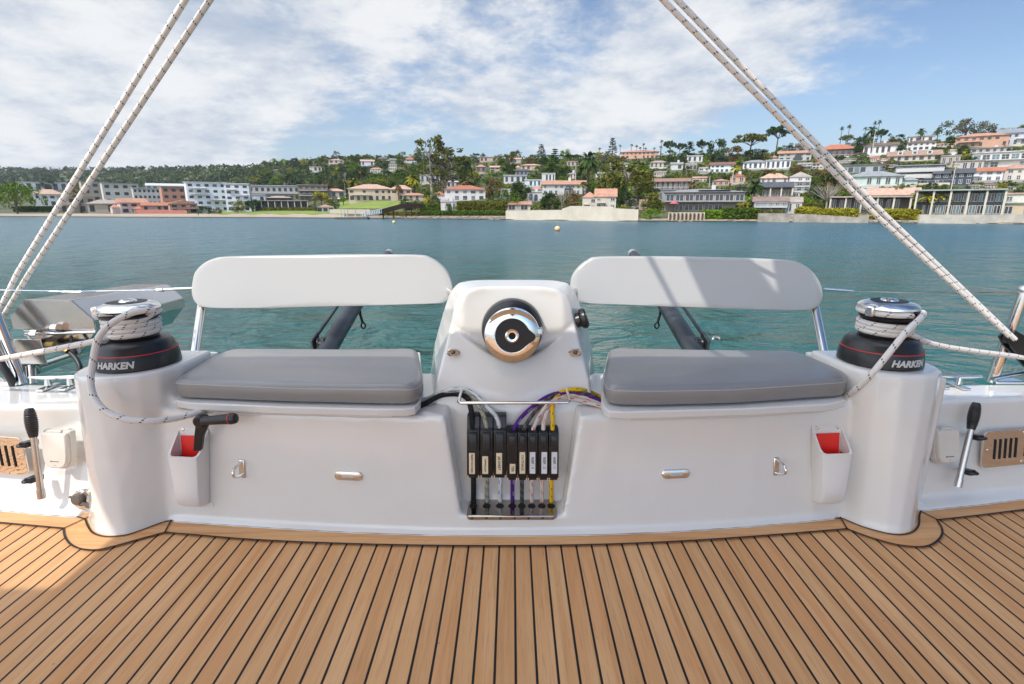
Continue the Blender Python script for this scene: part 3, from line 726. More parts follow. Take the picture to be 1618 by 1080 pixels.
# ------------------------------------------------------------------ bulkhead fittings
def padeye(px, py, s):
    p, n = onface(px, py); M = frame(p, n)
    t = thing('padeye', 'steel D-ring eye on the bulkhead beside the %s handle pocket' % ('left' if s < 0 else 'right'), 'padeye', p)
    m = MB(); m.box((0, -.002, 0), (.020, .006, .060), M); part('base_plate', m, CHROME, t, bevel=.003)
    m = MB(); m.tube([M @ Vector((-0*s*.001, -.002-.046*math.sin(a), .022*math.cos(a))) for a in [PI*k/16 for k in range(17)]], .0045, 10); part('ring', m, CHROME, t)
padeye(383, 740, -1); padeye(1226, 736, 1)
def courtesy(px, py, s):
    p, n = onface(px, py); M = frame(p, n)
    t = thing('courtesy_light', 'oval steel courtesy light low on the bulkhead, %s of the rope recess' % ('left' if s < 0 else 'right'), 'light', p)
    def oval(w, h, y): 
        return [M @ Vector(((w-h)*(1 if math.cos(a) > 0 else -1)+h*math.cos(a), y, h*math.sin(a))) for a in [2*PI*(k+.5)/32 for k in range(32)]]
    m = MB(); m.loft([oval(.046, .0155, .003), oval(.046, .0155, -.003), oval(.043, .013, -.0065), oval(.036, .009, -.0075)]); part('bezel', m, CHROME, t)
    m = MB(); m.box((0, -.0072, 0), (.040, .003, .009), M); part('lens', m, mat('clear_lens', (.45, .45, .45), .15, coat=1), t, bevel=.001)
courtesy(551, 751, -1); courtesy(1067.5, 748, 1)
def pocket(px, py, s, w=.104, h=.245):
    p, n = onface(px, py); M = frame(p, n)
    lab = 'white winch handle pocket with red lining %s' % ('holding a black winch handle' if s < 0 else 'standing empty on the right')
    t = thing('handle_pocket', lab, 'handle pocket', p)
    D = .062; wt = .005
    def ring(z, w_, front, inset=0):
        r = .016; W = w_/2-inset; y0 = -.002; y1 = -(front-inset)
        pts = [(-W, y0), (-W, y1+r*.8), (-W+r*.25, y1+r*.25), (-W+r*.8, y1), (W-r*.8, y1), (W-r*.25, y1+r*.25), (W, y1+r*.8), (W, y0)]
        return pts
    h2 = h/2
    def zt(y): # rim height falls from the back plate to the front lip in a curve
        f = min(1, max(0, -y/D)); return h2-.070*(f*f*(3-2*f))
    m = MB(); levels = [(-h2+.004, .74, .6), (-h2+.016, .80, .80), (-h2+.06, .84, .90), (.0, .92, .95), (None, 1, 1)]
    rings = []; inner = []
    for z, kw, kd in levels:
        o = ring(0, w*kw, D*kd); i_ = ring(0, w*kw, D*kd, wt)
        rings.append([M @ Vector((x, y, (zt(y) if z is None else z))) for x, y in o]); inner.append([M @ Vector((x, y-(.003 if k in (0, 7) else 0), (zt(y) if z is None else z+.004))) for k, (x, y) in enumerate(i_)])
    m.loft(rings+inner[::-1], cap=True)
    part('pocket', m, WPOCK, t)
    m = MB(); li = [[M @ Vector((x, y-.0015, z)) for x, y in ring(0, w*kw-.013, D*kd-.0075)] for z, kw, kd in ((-h2+.03, .82, .84), (.0, .92, .95), (h2-.078, .98, .99))]
    m.loft(li, cap=False, closed=True); m.box((0, -.0095, .030), (w*.74, .003, h*.62), M); m.box((0, -.02, -h2+.03), (w*.7, .03, .002), M)
    part('red_lining', m, REDP, t)
    # back plate tab with screws
    m = MB(); m.box((0, -.001, h2-.006), (w*.98, .004, .028), M); m.box((w*(-.30 if s > 0 else .34), -.001, -h2-.002), (w*.35, .005, .016), M); part('back_plate', m, WPOCK, t, bevel=.0025)
    for x, z in ((-.034, h2+.000), (.034, h2+.000)):
        m = MB(); m.lathe([(.001, 0), (.0062, 0), (.005, .003), (.001, .0035)], 14, M @ Matrix.Translation((x, -.003, z)) @ Matrix.Rotation(R(90), 4, 'X')); part('screw', m, CHROME, t)
    return M
ML = pocket(310, 737, -1); pocket(1303, 733, 1)
# winch handle standing in the left pocket
hp = at(322, 667, 1.50)
t = thing('winch_crank', 'black winch handle with a red ring, standing in the left pocket', 'winch handle', hp)
m = MB(); a = at(318, 664, 1.502); b = at(313, 711, 1.512)
m.loft([[v+Vector((x*k, y*.8, 0)) for x, y in ((-.015, -.010), (.015, -.010), (.015, .010), (-.015, .010))] for v, k in ((a+Vector((0, 0, .016)), .9), (a-Vector((0, 0, .02)), 1.2), (lerp(a, b, .5), .9), (b, .8))]); m.lathe([(.001, -.018), (.018, -.018), (.021, 0), (.018, .016), (.001, .016)], 24, Matrix.Translation(a) @ Matrix.Rotation(R(90), 4, 'X')); part('arm', m, BLACK, t, bevel=.003)
m = MB(); g0 = at(322, 664.5, 1.486); g1 = at(374, 660.5, 1.478); dr = (g1-g0).normalized(); q = dr.to_track_quat('Z', 'Y').to_matrix().to_4x4(); q.translation = g0; L = (g1-g0).length
m.lathe([(.001, -.004), (.012, -.004), (.0135, .004), (.0145, L*.5), (.0168, L*.82), (.0172, L-.012), (.015, L-.003), (.010, L), (.001, L)], 28, q); grip = part('grip', m, RUBBER, t)
m = MB(); m.lathe([(.0164, L*.80), (.0176, L*.80), (.0178, L*.823), (.0164, L*.823)], 28, q); part('red_ring', m, REDM, grip)

# ------------------------------------------------------------------ fittings on the side walls
def vent(pc, s, w, h, slots, label, skew=0):
    p, n = onside(*pc, s); M = frame(p, (n-Vector((0, 0, .10)))); M.translation = p+n*.004; t = thing('vent_plate', label, 'vent', p)
    m = MB(); pts = []
    for cx_, cz_, a0 in ((w/2-.02, h/2-.02, 0), (-w/2+.02, h/2-.02, 90), (-w/2+.02, -h/2+.02, 180), (w/2-.02, -h/2+.02, 270)):
        for k in range(6): a = R(a0+90*k/5); pts.append((cx_+.02*math.cos(a), cz_+.02*math.sin(a)))
    m.loft([[M @ Vector((x, -y, z)) for x, z in pts] for y in (-.004, .002)] ); part('plate', m, mat('mirror_steel', (.74, .70, .66), .035, 1, bump=(7, .22, .010)), t, bevel=.001)
    for x in slots:
        m = MB(); m.tube([M @ Vector((x, -.0012, -h*.27)), M @ Vector((x, -.0012, h*.27))], .0045, 12); part('slot', m, DARKHOLE, t)
    for x, z in ((-w/2+.02, 0), (w/2-.02, 0), (0, h/2-.012), (0, -h/2+.012)):
        m = MB(); m.lathe([(.001, 0), (.004, 0), (.003, .002), (.001, .0025)], 10, M @ Matrix.Translation((x, -.002, z)) @ Matrix.Rotation(R(90), 4, 'X')); part('screw', m, CHROME, t)
vent((-26, 716), -1, .335, .135, [-.137+.026*k for k in range(5)]+[.022+.026*k for k in range(5)], 'polished steel slotted vent plate beside the left pump handle')
vent((1613, 705), 1, .335, .130, [-.118+.022*k for k in range(5)]+[.012+.022*k for k in range(5)], 'polished steel slotted vent plate beside the right pump handle')
def cover(c, s, w, h, label):
    p, n = onside(*c, s); M = frame(p, n); t = thing('socket_cover', label, 'socket cover', p)
    def sh(k, y, taper=1): return [M @ Vector((x*w/2*k, y, z*h/2*k)) for x, z in ((-.96, 1), (.96, 1), (1, .95), (1, -.20), (.93, -.62), (.72, -.90), (.40, -1), (-.40, -1), (-.72, -.90), (-.93, -.62), (-1, -.20), (-1, .95))]
    m = MB(); m.loft([sh(1, .003), sh(1, -.012), sh(.97, -.016)]); part('base', m, WPLAS, t)
    m = MB(); m.loft([sh(.93, -.014), sh(.91, -.026), sh(.84, -.030)]); ld = part('lid', m, WPLAS, t)
    m = MB(); m.tube([M @ Vector((-.012, -.0302, -h*.27)), M @ Vector((.016, -.0302, -h*.27))], .0013, 6); m.sphere(M @ Vector((-.013, -.0302, -h*.27)), .003, 5, (1, .4, 1)); m.sphere(M @ Vector((0, -.0302, -h*.37)), .0018, 5, (1, .4, 1)); part('emblem', m, mat('grey_print', (.16, .14, .12), .6), ld)
    m = MB(); m.tube([M @ Vector((-.02, -.016, h/2-.002)), M @ Vector((.02, -.016, h/2-.002))], .005, 10); part('hinge', m, WPLAS, t)
cover((99, 708), -1, .100, .128, 'cream hinged socket cover on the sunlit left wall')
cover((1487, 703), 1, .094, .122, 'cream hinged socket cover on the shaded right wall')
def pump(gt, gb, tb, s, label, c1, c2):
    off = .040
    def P(px, py):
        p, n = onside(px, py, s); return EYE+(p-EYE)*(1-off/1.75/1.0)
    t = thing('pump_handle', label, 'pump handle', P(*tb)); a, b, c = P(*gt), P(*gb), P(*tb)
    dr = (a-b).normalized(); q = dr.to_track_quat('Z', 'Y').to_matrix().to_4x4(); q.translation = b; L = (a-b).length
    m = MB(); prof = [(.001, 0), (.0115, 0), (.013, .008)]
    for k in range(9): z = .015+(L-.03)*k/9; r = .0138+.0026*math.sin(PI*k/9); prof += [(r, z), (r+.0018, z+.004), (r, z+(L-.03)/9-.002)]
    prof += [(.0138, L-.008), (.010, L), (.001, L)]
    m.lathe(prof, 24, q); part('grip', m, RUBBER, t)
    m = MB(); m.tube([b, lerp(b, c, .88)], .0098, 20); m.tube([lerp(b, c, .86), c], .0115, 20); part('tube', m, mat('satin_steel', (.56, .52, .48), .22, 1), t)
    for cc in (c1, c2):
        pc = P(*cc); w_, n_ = onside(*cc, s); M = frame(w_, n_)
        m = MB(); m.box((0, -.022, 0), (.024, .044, .018), M); m.tube([M @ Vector((-.016+.032*k/8, -.040-.016*math.sin(PI*k/8), 0)) for k in range(9)], .005, 8); part('clip', m, BLACK, t, bevel=.003)
pump((46, 645), (53, 690), (66, 787), -1, 'black-gripped steel pump handle on the sunlit left wall', (57, 697), (65, 752))
pump((1543, 636), (1534, 678), (1513, 769), 1, 'black-gripped steel pump handle on the shaded right wall', (1530, 688), (1517, 742))
p, n = onside(131, 789, -1); M = frame(p, n) @ Matrix.Rotation(R(90), 4, 'X')
t = thing('drain_fitting', 'round steel deck fitting with a black cap by the left pedestal foot', 'fitting', p)
m = MB(); m.lathe([(.001, -.01), (.034, -.01), (.034, .004), (.030, .008), (.020, .008), (.018, .004), (.001, .004)], 40, M); part('flange', m, CHROME, t)
m = MB(); m.lathe([(.001, .0), (.019, .0), (.020, .012), (.016, .018), (.001, .019)], 28, M @ Matrix.Translation((-.006, .006, .004))); m.tube([M @ Vector((-.036, .012, .012)), M @ Vector((-.020, .008, .012))], .004, 8); m.tube([M @ Vector((.010, -.006, .012)), M @ Vector((.034, -.020, .008))], .006, 8); part('cap', m, mat('worn_black', (.10, .085, .07), .45), t)

# ------------------------------------------------------------------ cleats, stanchions, lifelines
def cleat(a, b, y, feet, label, zt=CTOP):
    A = onz(*a, zt+.042); B = onz(*b, zt+.042); t = thing('mooring_cleat', label, 'cleat', lerp(A, B, .5)-Vector((0, 0, .045)))
    m = MB(); n = 14; pts = [lerp(A, B, k/n)+Vector((0, 0, .004*abs(2*k/n-1)**2)) for k in range(n+1)]
    rings = []
    for k, p in enumerate(pts):
        f = abs(2*k/n-1); r = .0095*(1-.55*f**3); rings.append([p+Vector((0, math.cos(2*PI*j/12)*r*1.1, math.sin(2*PI*j/12)*r*.8)) for j in range(12)])
    m.loft(rings); part('horn', m, CHROME, t)
    for f in feet:
        p = lerp(A, B, f); m = MB()
        m.tube([p, p-Vector((0, 0, .03))], .008, 12, r2=.012); m.box((p.x, p.y, zt+.006), (.028, .085, .008), None); part('foot', m, CHROME, t, bevel=.003)
cleat((46, 597.5), (138, 594.5), 0, (.30, .68), 'polished steel cleat on the left coaming beside the pedestal')
cleat((1462, 592), (1551, 596), 0, (.25, .62), 'polished steel cleat on the right coaming beside the pedestal')
# pushpit posts
t = thing('pushpit_rail', 'leaning polished steel rail post at the left edge, with a black hose', 'rail', onz(31, 606, CTOP))
for a, b in (((36, 607), (-12, 480)), ((22, 607), (-30, 490))):
    m = MB(); A = onz(a[0], a[1], CTOP); B = at(b[0], b[1], 1.95); m.tube([A, B], .0165, 18); part('post', m, CHROME, t)
m = MB(); m.tube(crom([onz(22, 609, CTOP), at(12, 590, 1.85), at(-6, 565, 1.86), at(-25, 540, 1.88)], 6), .013, 12); part('hose', m, RUBBER, t)
m = MB(); m.box(tuple(onz(8, 606, CTOP)+Vector((0, 0, .008))), (.14, .06, .016)); part('foot_plate', m, CHROME, t, bevel=.004)
t = thing('stanchion', 'leaning polished steel stanchion on the right coaming', 'stanchion', onz(1564, 604, CTOP))
m = MB(); A = onz(1566, 603, CTOP); B = at(1620, 458, 1.90); m.tube([A, B], .0185, 20); m.sphere(B, .021, 8); part('post', m, CHROME, t)
m = MB(); m.tube([onz(1568, 598, CTOP+.02), onz(1690, 574, CTOP+.06)], .008, 12); part('brace', m, CHROME, t)
m = MB(); p = onz(1575, 604, CTOP); m.box((p.x+.03, p.y, CTOP+.006), (.11, .05, .012)); part('foot_plate', m, CHROME, t, bevel=.004)
# block at the end of the right mainsheet
t = thing('rope_block', 'black rope block where the two right-hand ropes end', 'block', at(1606, 540, 1.80))
m = MB(); A, B = at(1590, 526, 1.83), at(1650, 590, 1.90); dr = (B-A).normalized(); sd_ = Vector((dr.z, 0, -dr.x))
for off in (-.016, .016):
    m.loft([[p+sd_*r_+Vector((0, off+q, 0)) for p, r_ in ((A, -.020), (A+dr*.05, -.030), (B, -.028), (B, .028), (A+dr*.05, .030), (A, .020))] for q in (-.004, .004)])
part('cheeks', m, BLACK, t, bevel=.003)
m = MB(); m.lathe([(.001, -.011), (.024, -.011), (.018, 0), (.024, .011), (.001, .011)], 24, Matrix.Translation(A+dr*.035) @ Matrix.Rotation(R(90), 4, 'X')); part('sheave', m, DBLACK, t)
# lifelines
def wire(name, label, pts, r, mt=CHROME, cat='lifeline'):
    m = MB(); m.tube(pts, r, 8); o = solo(name, m, mt, label, cat); return o
l1 = wire('lifeline', 'thin wire lifeline running left from the left backrest', [at(302, 455, 2.12), at(250, 457.5, 2.1), at(120, 460, 2.06), at(40, 459, 2.03), at(-60, 456, 2.0)], .0022)
m = MB(); m.tube([at(304, 455, 2.12), at(247, 457.7, 2.1)], .0052, 10); m.tube([at(258, 457.5, 2.10), at(253, 457.6, 2.10)], .008, 10); part('turnbuckle', m, CHROME, l1)
l2 = wire('lifeline', 'thin wire lifeline from the right backrest to the stanchion', [at(1300, 456, 2.12), at(1360, 460, 2.1), at(1480, 462.5, 2.0), at(1618, 461, 1.90)], .0020)
m = MB(); m.tube([at(1302, 456, 2.12), at(1348, 459.3, 2.1)], .0052, 10); m.tube([at(1308, 456.4, 2.12), at(1312, 456.7, 2.12)], .008, 10); part('turnbuckle', m, CHROME, l2)

# ------------------------------------------------------------------ davits behind the seats
def davit(s, label):
    mx = (lambda x: x) if s < 0 else (lambda x: 1612-x)
    dxx = 0 if s < 0 else 2
    A = at(mx(505), 572, 2.04); B = at(mx(557), 487, 2.55); E = at(mx(613)+dxx, 403, 3.55)
    t = thing('davit', label, 'davit', A)
    m = MB(); m.tube([A, B, E], .040, 24, r2=.037); part('arm', m, SPAR, t)
    m = MB(); m.tube([E-(E-B).normalized()*.02, E+(E-B).normalized()*.05], .039, 20, r2=.03); part('end_cap', m, mat('grey_cap', (.35, .35, .35), .5), t)
    m = MB(); o1 = Vector((s*.068, -.01, .02)); m.tube([lerp(A, B, .30)+o1, lerp(B, E, .2)+o1], .0075, 10); part('tackle_line', m, SPAR, t)
    m = MB(); p = lerp(A, B, .28)+Vector((s*.055, -.03, .015)); q = (B-A).normalized().to_track_quat('Z', 'Y').to_matrix().to_4x4(); q.translation = p
    m.box((0, 0, .01), (.012, .06, .085), q); part('cam_bracket', m, mat('worn_aluminium', (.10, .115, .115), .42, .7, var=(20, .4)), t, bevel=.004)
    m = MB(); m.lathe([(.001, -.016), (.026, -.016), (.020, 0), (.026, .016), (.001, .016)], 20, q @ Matrix.Translation((s*.030, 0, .0)) @ Matrix.Rotation(R(90), 4, 'Y')); m.box((s*.036, 0, .0), (.03, .036, .06), q); part('cam_block', m, BLACK, t, bevel=.005)
    h = at(mx(569), 496, 2.62)+Vector((0, 0, 0)); m = MB()
    m.tube([h+Vector((0, 0, .03)), h, at(mx(573), 510, 2.62)], .007, 8)
    c_ = at(mx(574), 514, 2.62); m.tube([c_+Vector((.011*math.cos(a), 0, .015*math.sin(a))) for a in [2*PI*k/14 for k in range(15)]], .0042, 8); part('snap_hook', m, DBLACK, t)
davit(-1, 'dark davit arm behind the left seat'); davit(1, 'dark davit arm behind the right seat')
m = MB(); m.tube([onz(1143, 549, .46)+Vector((.014*math.cos(a), .08, .012+.014*math.sin(a))) for a in [PI*k/10 for k in range(11)]], .005, 8); solo('shackle', m, CHROME, 'small steel shackle just behind the right seat cushion', 'shackle')

# ------------------------------------------------------------------ barbecue on the left rail
def prism_between(m, near, far): m.loft([near, far])
t = thing('barbecue_grill', 'brushed steel barbecue with six-sided lid mounted on the left rail', 'barbecue', at(80, 520, 2.05))
Yn, Yf = 2.02, 2.90
nh = [(17.5, 500), (39, 473), (112.5, 473.6), (149, 505), (153, 524), (22, 519)]
fh = [(150, 470), (165, 456), (266, 449), (297, 476), (297.5, 490), (160, 500)]
near = [at(x, y, Yn) for x, y in nh]
dv = at(266, 449, Yf)-at(112.5, 473.6, Yn)
far = [p+dv*1.0+Vector((-(p.x-near[0].x)*.0, 0, 0)) for p in near]
m = MB(); m.loft([near, far]); part('lid', m, mat('lid_steel', (.62, .60, .58), .16, 1, bump=(5, .15, .006)), t, bevel=.004)
m = MB(); c2 = sum(near, Vector())/6; m.loft([[p+(c2-p)*.01+Vector((0, -.004, 0)) for p in near], [p+(c2-p)*.012+Vector((0, .002, 0)) for p in near]]); part('end_panel', m, BRUSH, t)
nb = [at(x, y, Yn+.01) for x, y in ((35, 520), (150, 525), (126, 560), (50, 545))]; m = MB(); m.loft([nb, [p+dv for p in nb]]); part('firebox', m, mat('lid_steel'), t, bevel=.004)
m = MB(); m.loft([[at(x, y, y_) for x, y in ((21, 535.5), (64.5, 535.5), (76, 576), (22, 575))] for y_ in (1.97, 2.10)]); rb = part('control_box', m, BRUSH, t, bevel=.003)
m = MB(); m.tube([at(40, 528, 2.0), at(152, 524, 2.0)], .006, 10); m.tube([at(52, 528, 1.98), at(62, 528, 1.98)], .020, 14); m.tube([at(84, 518, 2.0), at(93, 518, 2.0)], .017, 14); part('hinge_rod', m, CHROME, t)
m = MB(); m.tube(crom([at(112, 530, 2.0), at(115, 545, 1.99), at(121, 560, 1.98)], 5), .006, 8); part('gas_pipe', m, BLACK, t)
m = MB(); m.tube(crom([at(73, 545, 2.0), at(88, 546, 1.98), at(105, 553, 1.97), at(120, 566, 1.95), at(127, 582, 1.93), at(124, 600, 1.92)], 6), .0085, 10); hs = part('hose', m, RUBBER, t)
m = MB(); m.tube([at(74, 544, 1.985), at(87, 544, 1.975)], .011, 12); m.tube([at(99, 550, 1.965), at(107, 555, 1.96)], .0105, 12); part('brass_fitting', m, mat('brass', (.55, .36, .10), .3, .9), hs)
m = MB(); m.tube([at(36, 577, 2.05), at(38, 606, 2.02)], .014, 14); m.tube([at(50, 577, 2.06), at(53, 606, 2.03)], .014, 14); part('support_post', m, CHROME, t)
m = MB(); a = at(55, 584, 2.08); m.tube([a, a+dv], .022, 14); part('mounting_rail', m, CHROME, t)
# ================================================================== WATER, SHORE AND HILL
WZ = -2.2
def ratio(py): d = ray(809, py); return -d.z/d.y
def depthpx(Y): return Y/CT                # rough camera depth near the horizon
def ywater(px): return interp([(-400, 341.5), (0, 342), (220, 343.2), (420, 344), (600, 345.2), (820, 347), (1000, 349.5), (1240, 350.5), (1430, 352), (1618, 354), (2100, 356)], px)
TAB = [(-500, [(335, 262), (329.5, 480), (322, 640), (300, 860), (284, 1120), (270, 1500)]),
       (0, [(336, 250), (330.5, 400), (322, 600), (300, 820), (283, 1080), (268.5, 1450)]),
       (200, [(336.5, 240), (331, 340), (320, 520), (300, 760), (283, 980), (268, 1280)]),
       (400, [(337, 215), (331, 270), (318, 350), (300, 480), (280, 650), (264, 900)]),
       (500, [(337, 200), (330, 240), (316, 300), (298, 400), (274, 540), (253, 720)]),
       (600, [(337, 185), (327, 205), (314, 250), (295, 330), (270, 440), (250, 580)]),
       (800, [(337, 160), (328, 178), (310, 212), (290, 270), (268, 350), (252, 450)]),
       (1000, [(338, 134), (328, 150), (310, 178), (288, 225), (265, 290), (249, 380)]),
       (1200, [(338, 128), (328, 142), (310, 165), (286, 205), (264, 255), (247, 320)]),
       (1400, [(338, 122), (328, 134), (308, 155), (284, 188), (258, 230), (229, 295)]),
       (1500, [(338, 118), (328, 130), (306, 150), (280, 184), (250, 225), (222, 285)]),
       (1618, [(338, 116), (328, 128), (304, 148), (278, 180), (246, 224), (216, 280)]),
       (2200, [(338, 114), (328, 126), (300, 148), (270, 180), (236, 224), (206, 280)])]
def dist(px, py):
    yw = ywater(px); dw = 3.2/ratio(yw)
    def col(t): return interp([(-p, q) for p, q in [(yw, dw)]+t], -py)
    for (xa, ta), (xb, tb) in zip(TAB, TAB[1:]):
        if px <= xb or xb == TAB[-1][0]:
            f = min(1, max(0, (px-xa)/(xb-xa))); return lerp(col(ta), col(tb), f)
def ridge(px):
    for (xa, ta), (xb, tb) in zip(TAB, TAB[1:]):
        if px <= xb or xb == TAB[-1][0]:
            f = min(1, max(0, (px-xa)/(xb-xa))); return lerp(ta[-1][0], tb[-1][0], f)
def ground(px, py):
    py = max(py, ridge(px)); return at(px, py, dist(px, py))
rnd = random.Random(7)

def leafmat(name, c1, c2, sc=.5, objc=True):
    m = bpy.data.materials.new(name); m.use_nodes = True; nt = m.node_tree; b = nt.nodes['Principled BSDF']; tc = N(nt, 'ShaderNodeTexCoord'); ge = N(nt, 'ShaderNodeNewGeometry')
    n = N(nt, 'ShaderNodeTexNoise', i_Scale=sc, i_Detail=3., i_Roughness=.7); nt.links.new(ge.outputs['Position'], n.inputs['Vector'])
    c = mixc(nt, smooth(nt, n.outputs[0], .36, .64), c1, c2)
    if objc:
        oi = N(nt, 'ShaderNodeObjectInfo'); mm = nt.nodes.new('ShaderNodeMix'); mm.data_type = 'RGBA'; mm.blend_type = 'MULTIPLY'; mm.inputs[0].default_value = 1
        nt.links.new(c, mm.inputs[6]); nt.links.new(oi.outputs['Color'], mm.inputs[7]); c = mm.outputs[2]
    nt.links.new(c, b.inputs['Base Color']); b.inputs['Roughness'].default_value = .65; b.inputs['Specular IOR Level'].default_value = .03
    b.inputs['Subsurface Weight'].default_value = 0
    return m
LEAF = leafmat('foliage', (.55, .55, .55), (1.0, 1.0, 1.0), .6)
SCRUBM = leafmat('scrub', (.034, .062, .014), (.150, .165, .036), .08, False)
SCRUBF = leafmat('far_woods', (.022, .046, .018), (.075, .105, .034), .010, False)
BARK = mat('bark', (.10, .075, .055), .9, var=(1.5, .4)); PALEBARK = mat('pale_bark', (.36, .31, .26), .85, var=(1.2, .35))
GROUND = mat('hillside_soil', (.085, .095, .036), .95, var=(.05, .5)); SAND = mat('sand', (.40, .32, .225), .95, var=(.15, .18)); LAWN = mat('lawn', (.19, .245, .035), .9, var=(.18, .22)); ROCKM = mat('rock', (.20, .165, .12), .9, var=(.7, .5))

# terrain sheet
xs = list(range(-500, 2201, 18)); T = MB(); rows = 46; g = []
for x in xs:
    yw = ywater(x); yr = ridge(x); col = []
    p0 = at(x, yw, 3.2/ratio(yw)); col.append(Vector((p0.x, p0.y-14, WZ-1.2)))
    for k in range(rows+1):
        y = lerp(yw+.15, yr, (k/rows)); p = at(x, y, dist(x, y)); col.append(p)
    q = col[-1]; col.append(q+Vector((0, q.y*.05, 1))); col.append(q+Vector((0, q.y*.35, -6))); col.append(q+Vector((0, q.y*1.2, -40)))
    g.append(col)
n = len(g[0]); T.add([p for c in g for p in c], [(i*n+k, (i+1)*n+k, (i+1)*n+k+1, i*n+k+1) for i in range(len(xs)-1) for k in range(n-1)])
struct('hillside', T, GROUND)
def patch(name, x0, x1, ya, yb, m, nx=40, ny=6, lift=.12):
    P = MB(); v = []
    for i in range(nx+1):
        x = lerp(x0, x1, i/nx); a = ya(x) if callable(ya) else ya; b = yb(x) if callable(yb) else yb
        for k in range(ny+1):
            y = lerp(a, b, k/ny); p = at(x, y, dist(x, y)); v.append(p+Vector((0, 0, lift)))
    w_ = ny+1; P.add(v, [(i*w_+k, (i+1)*w_+k, (i+1)*w_+k+1, i*w_+k+1) for i in range(nx) for k in range(ny)]); return struct(name, P, m)
patch('beach', -450, 545, lambda x: ywater(x)+.3, lambda x: 337.4 if x < 150 else 337.8, SAND, 60, 4)
patch('rocky_shore', 545, 800, lambda x: ywater(x)+.3, lambda x: 341.2, mat('shore_gravel', (.30, .22, .15), .95, var=(.4, .4)), 60, 4, .10)
patch('shore_strip', 800, 1900, lambda x: ywater(x)+.3, lambda x: ywater(x)-4, SAND, 60, 3, .10)
patch('wet_sand', -450, 1900, lambda x: ywater(x)+.4, lambda x: ywater(x)-.7, mat('wet_ground', (.10, .075, .05), .5, var=(.3, .4)), 150, 2, .17)
patch('lawn', 347, 545, lambda x: 338.6+1.2*math.sin(x*.13), lambda x: 330.5, LAWN, 40, 6, .14)
patch('lawn', 536, 634, lambda x: 330, lambda x: 317.5, LAWN, 30, 8, .2)
patch('driveway', 985, 1010, lambda x: 331, lambda x: 305, mat('asphalt_path', (.17, .17, .17), .9, var=(.3, .2)), 8, 10, .15)

# water
wm = bpy.data.materials.new('sea'); wm.use_nodes = True; nt = wm.node_tree; b = nt.nodes['Principled BSDF']
tc = N(nt, 'ShaderNodeTexCoord')
def wn(scale, det, rough, st, rot=0, dist_=0.):
    mp = N(nt, 'ShaderNodeMapping'); mp.inputs[3].default_value = st; mp.inputs[2].default_value = (0, 0, R(rot)); nt.links.new(tc.outputs['Object'], mp.inputs[0])
    q = N(nt, 'ShaderNodeTexNoise', i_Scale=scale, i_Detail=det, i_Roughness=rough, i_Distortion=dist_); nt.links.new(mp.outputs[0], q.inputs['Vector']); return q.outputs[0]
big = wn(.035, 3, .5, (1, 1, 1)); a1 = wn(.85, 4, .6, (.85, 1.15, 1), 14, .6); a2 = wn(3.2, 4, .62, (.6, 1.2, 1), -12, .6); a3 = wn(.16, 2, .5, (.9, 1.1, 1), 6); a4 = wn(.40, 3, .55, (.9, 1.1, 1), -8, .4)
sp = N(nt, 'ShaderNodeSeparateXYZ'); nt.links.new(tc.outputs['Object'], sp.inputs[0])
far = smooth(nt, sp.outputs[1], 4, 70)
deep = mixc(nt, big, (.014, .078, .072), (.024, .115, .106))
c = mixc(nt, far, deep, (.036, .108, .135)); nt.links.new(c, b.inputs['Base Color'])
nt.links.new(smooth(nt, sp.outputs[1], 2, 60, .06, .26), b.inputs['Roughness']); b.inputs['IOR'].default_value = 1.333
h = M_(nt, 'ADD', M_(nt, 'ADD', M_(nt, 'MULTIPLY', a1, .36), M_(nt, 'MULTIPLY', a2, .10)), M_(nt, 'ADD', M_(nt, 'MULTIPLY', a3, .55), M_(nt, 'MULTIPLY', a4, .8)))
bp = N(nt, 'ShaderNodeBump', i_Strength=1., i_Distance=1.); nt.links.new(h, bp.inputs['Height']); nt.links.new(bp.outputs[0], b.inputs['Normal'])
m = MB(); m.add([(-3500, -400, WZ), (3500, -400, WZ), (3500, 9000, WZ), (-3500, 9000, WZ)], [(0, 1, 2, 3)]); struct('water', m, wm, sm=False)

# ------------------------------------------------------------------ houses
HR = []      # rectangles of things already placed, for planting: (x0, x1, ytop, ybase, short)
glassm = mat('window_glass', (.030, .038, .045), .12, spec=.6)
glassb = mat('blue_glass', (.10, .16, .18), .12, spec=.7)
TRIM = mat('white_trim', (.50, .48, .45), .6)
WALLS = {}
def wall(c): 
    k = 'wall_%d_%d_%d' % tuple(int(v*100) for v in c)
    return mat(k, c, .85, var=(.35, .10))
def roofm(c):
    k = 'roof_%d_%d_%d' % tuple(int(v*100) for v in c)
    return mat(k, c, .8, var=(.9, .22), bump=(2.5, .5, .08))
WHITE = (.57, .56, .53); CREAM = (.56, .50, .40); BEIGE = (.46, .39, .30); PINK = (.52, .33, .25); GREY = (.34, .32, .29); BROWN = (.20, .15, .11); TERRA = (.45, .20, .12)
DGREY = (.085, .09, .10); MINT = (.46, .55, .50); TAN = (.42, .34, .26); NAVY = (.05, .065, .09); SALM = (.50, .29, .21)
RR = (.42, .155, .085); RO = (.46, .24, .155); RP = (.52, .33, .24); RG = (.26, .26, .26); RD = (.075, .08, .09); RB = (.16, .11, .085); RW = (.55, .55, .53); RT = (.36, .30, .25)
WINM = {}
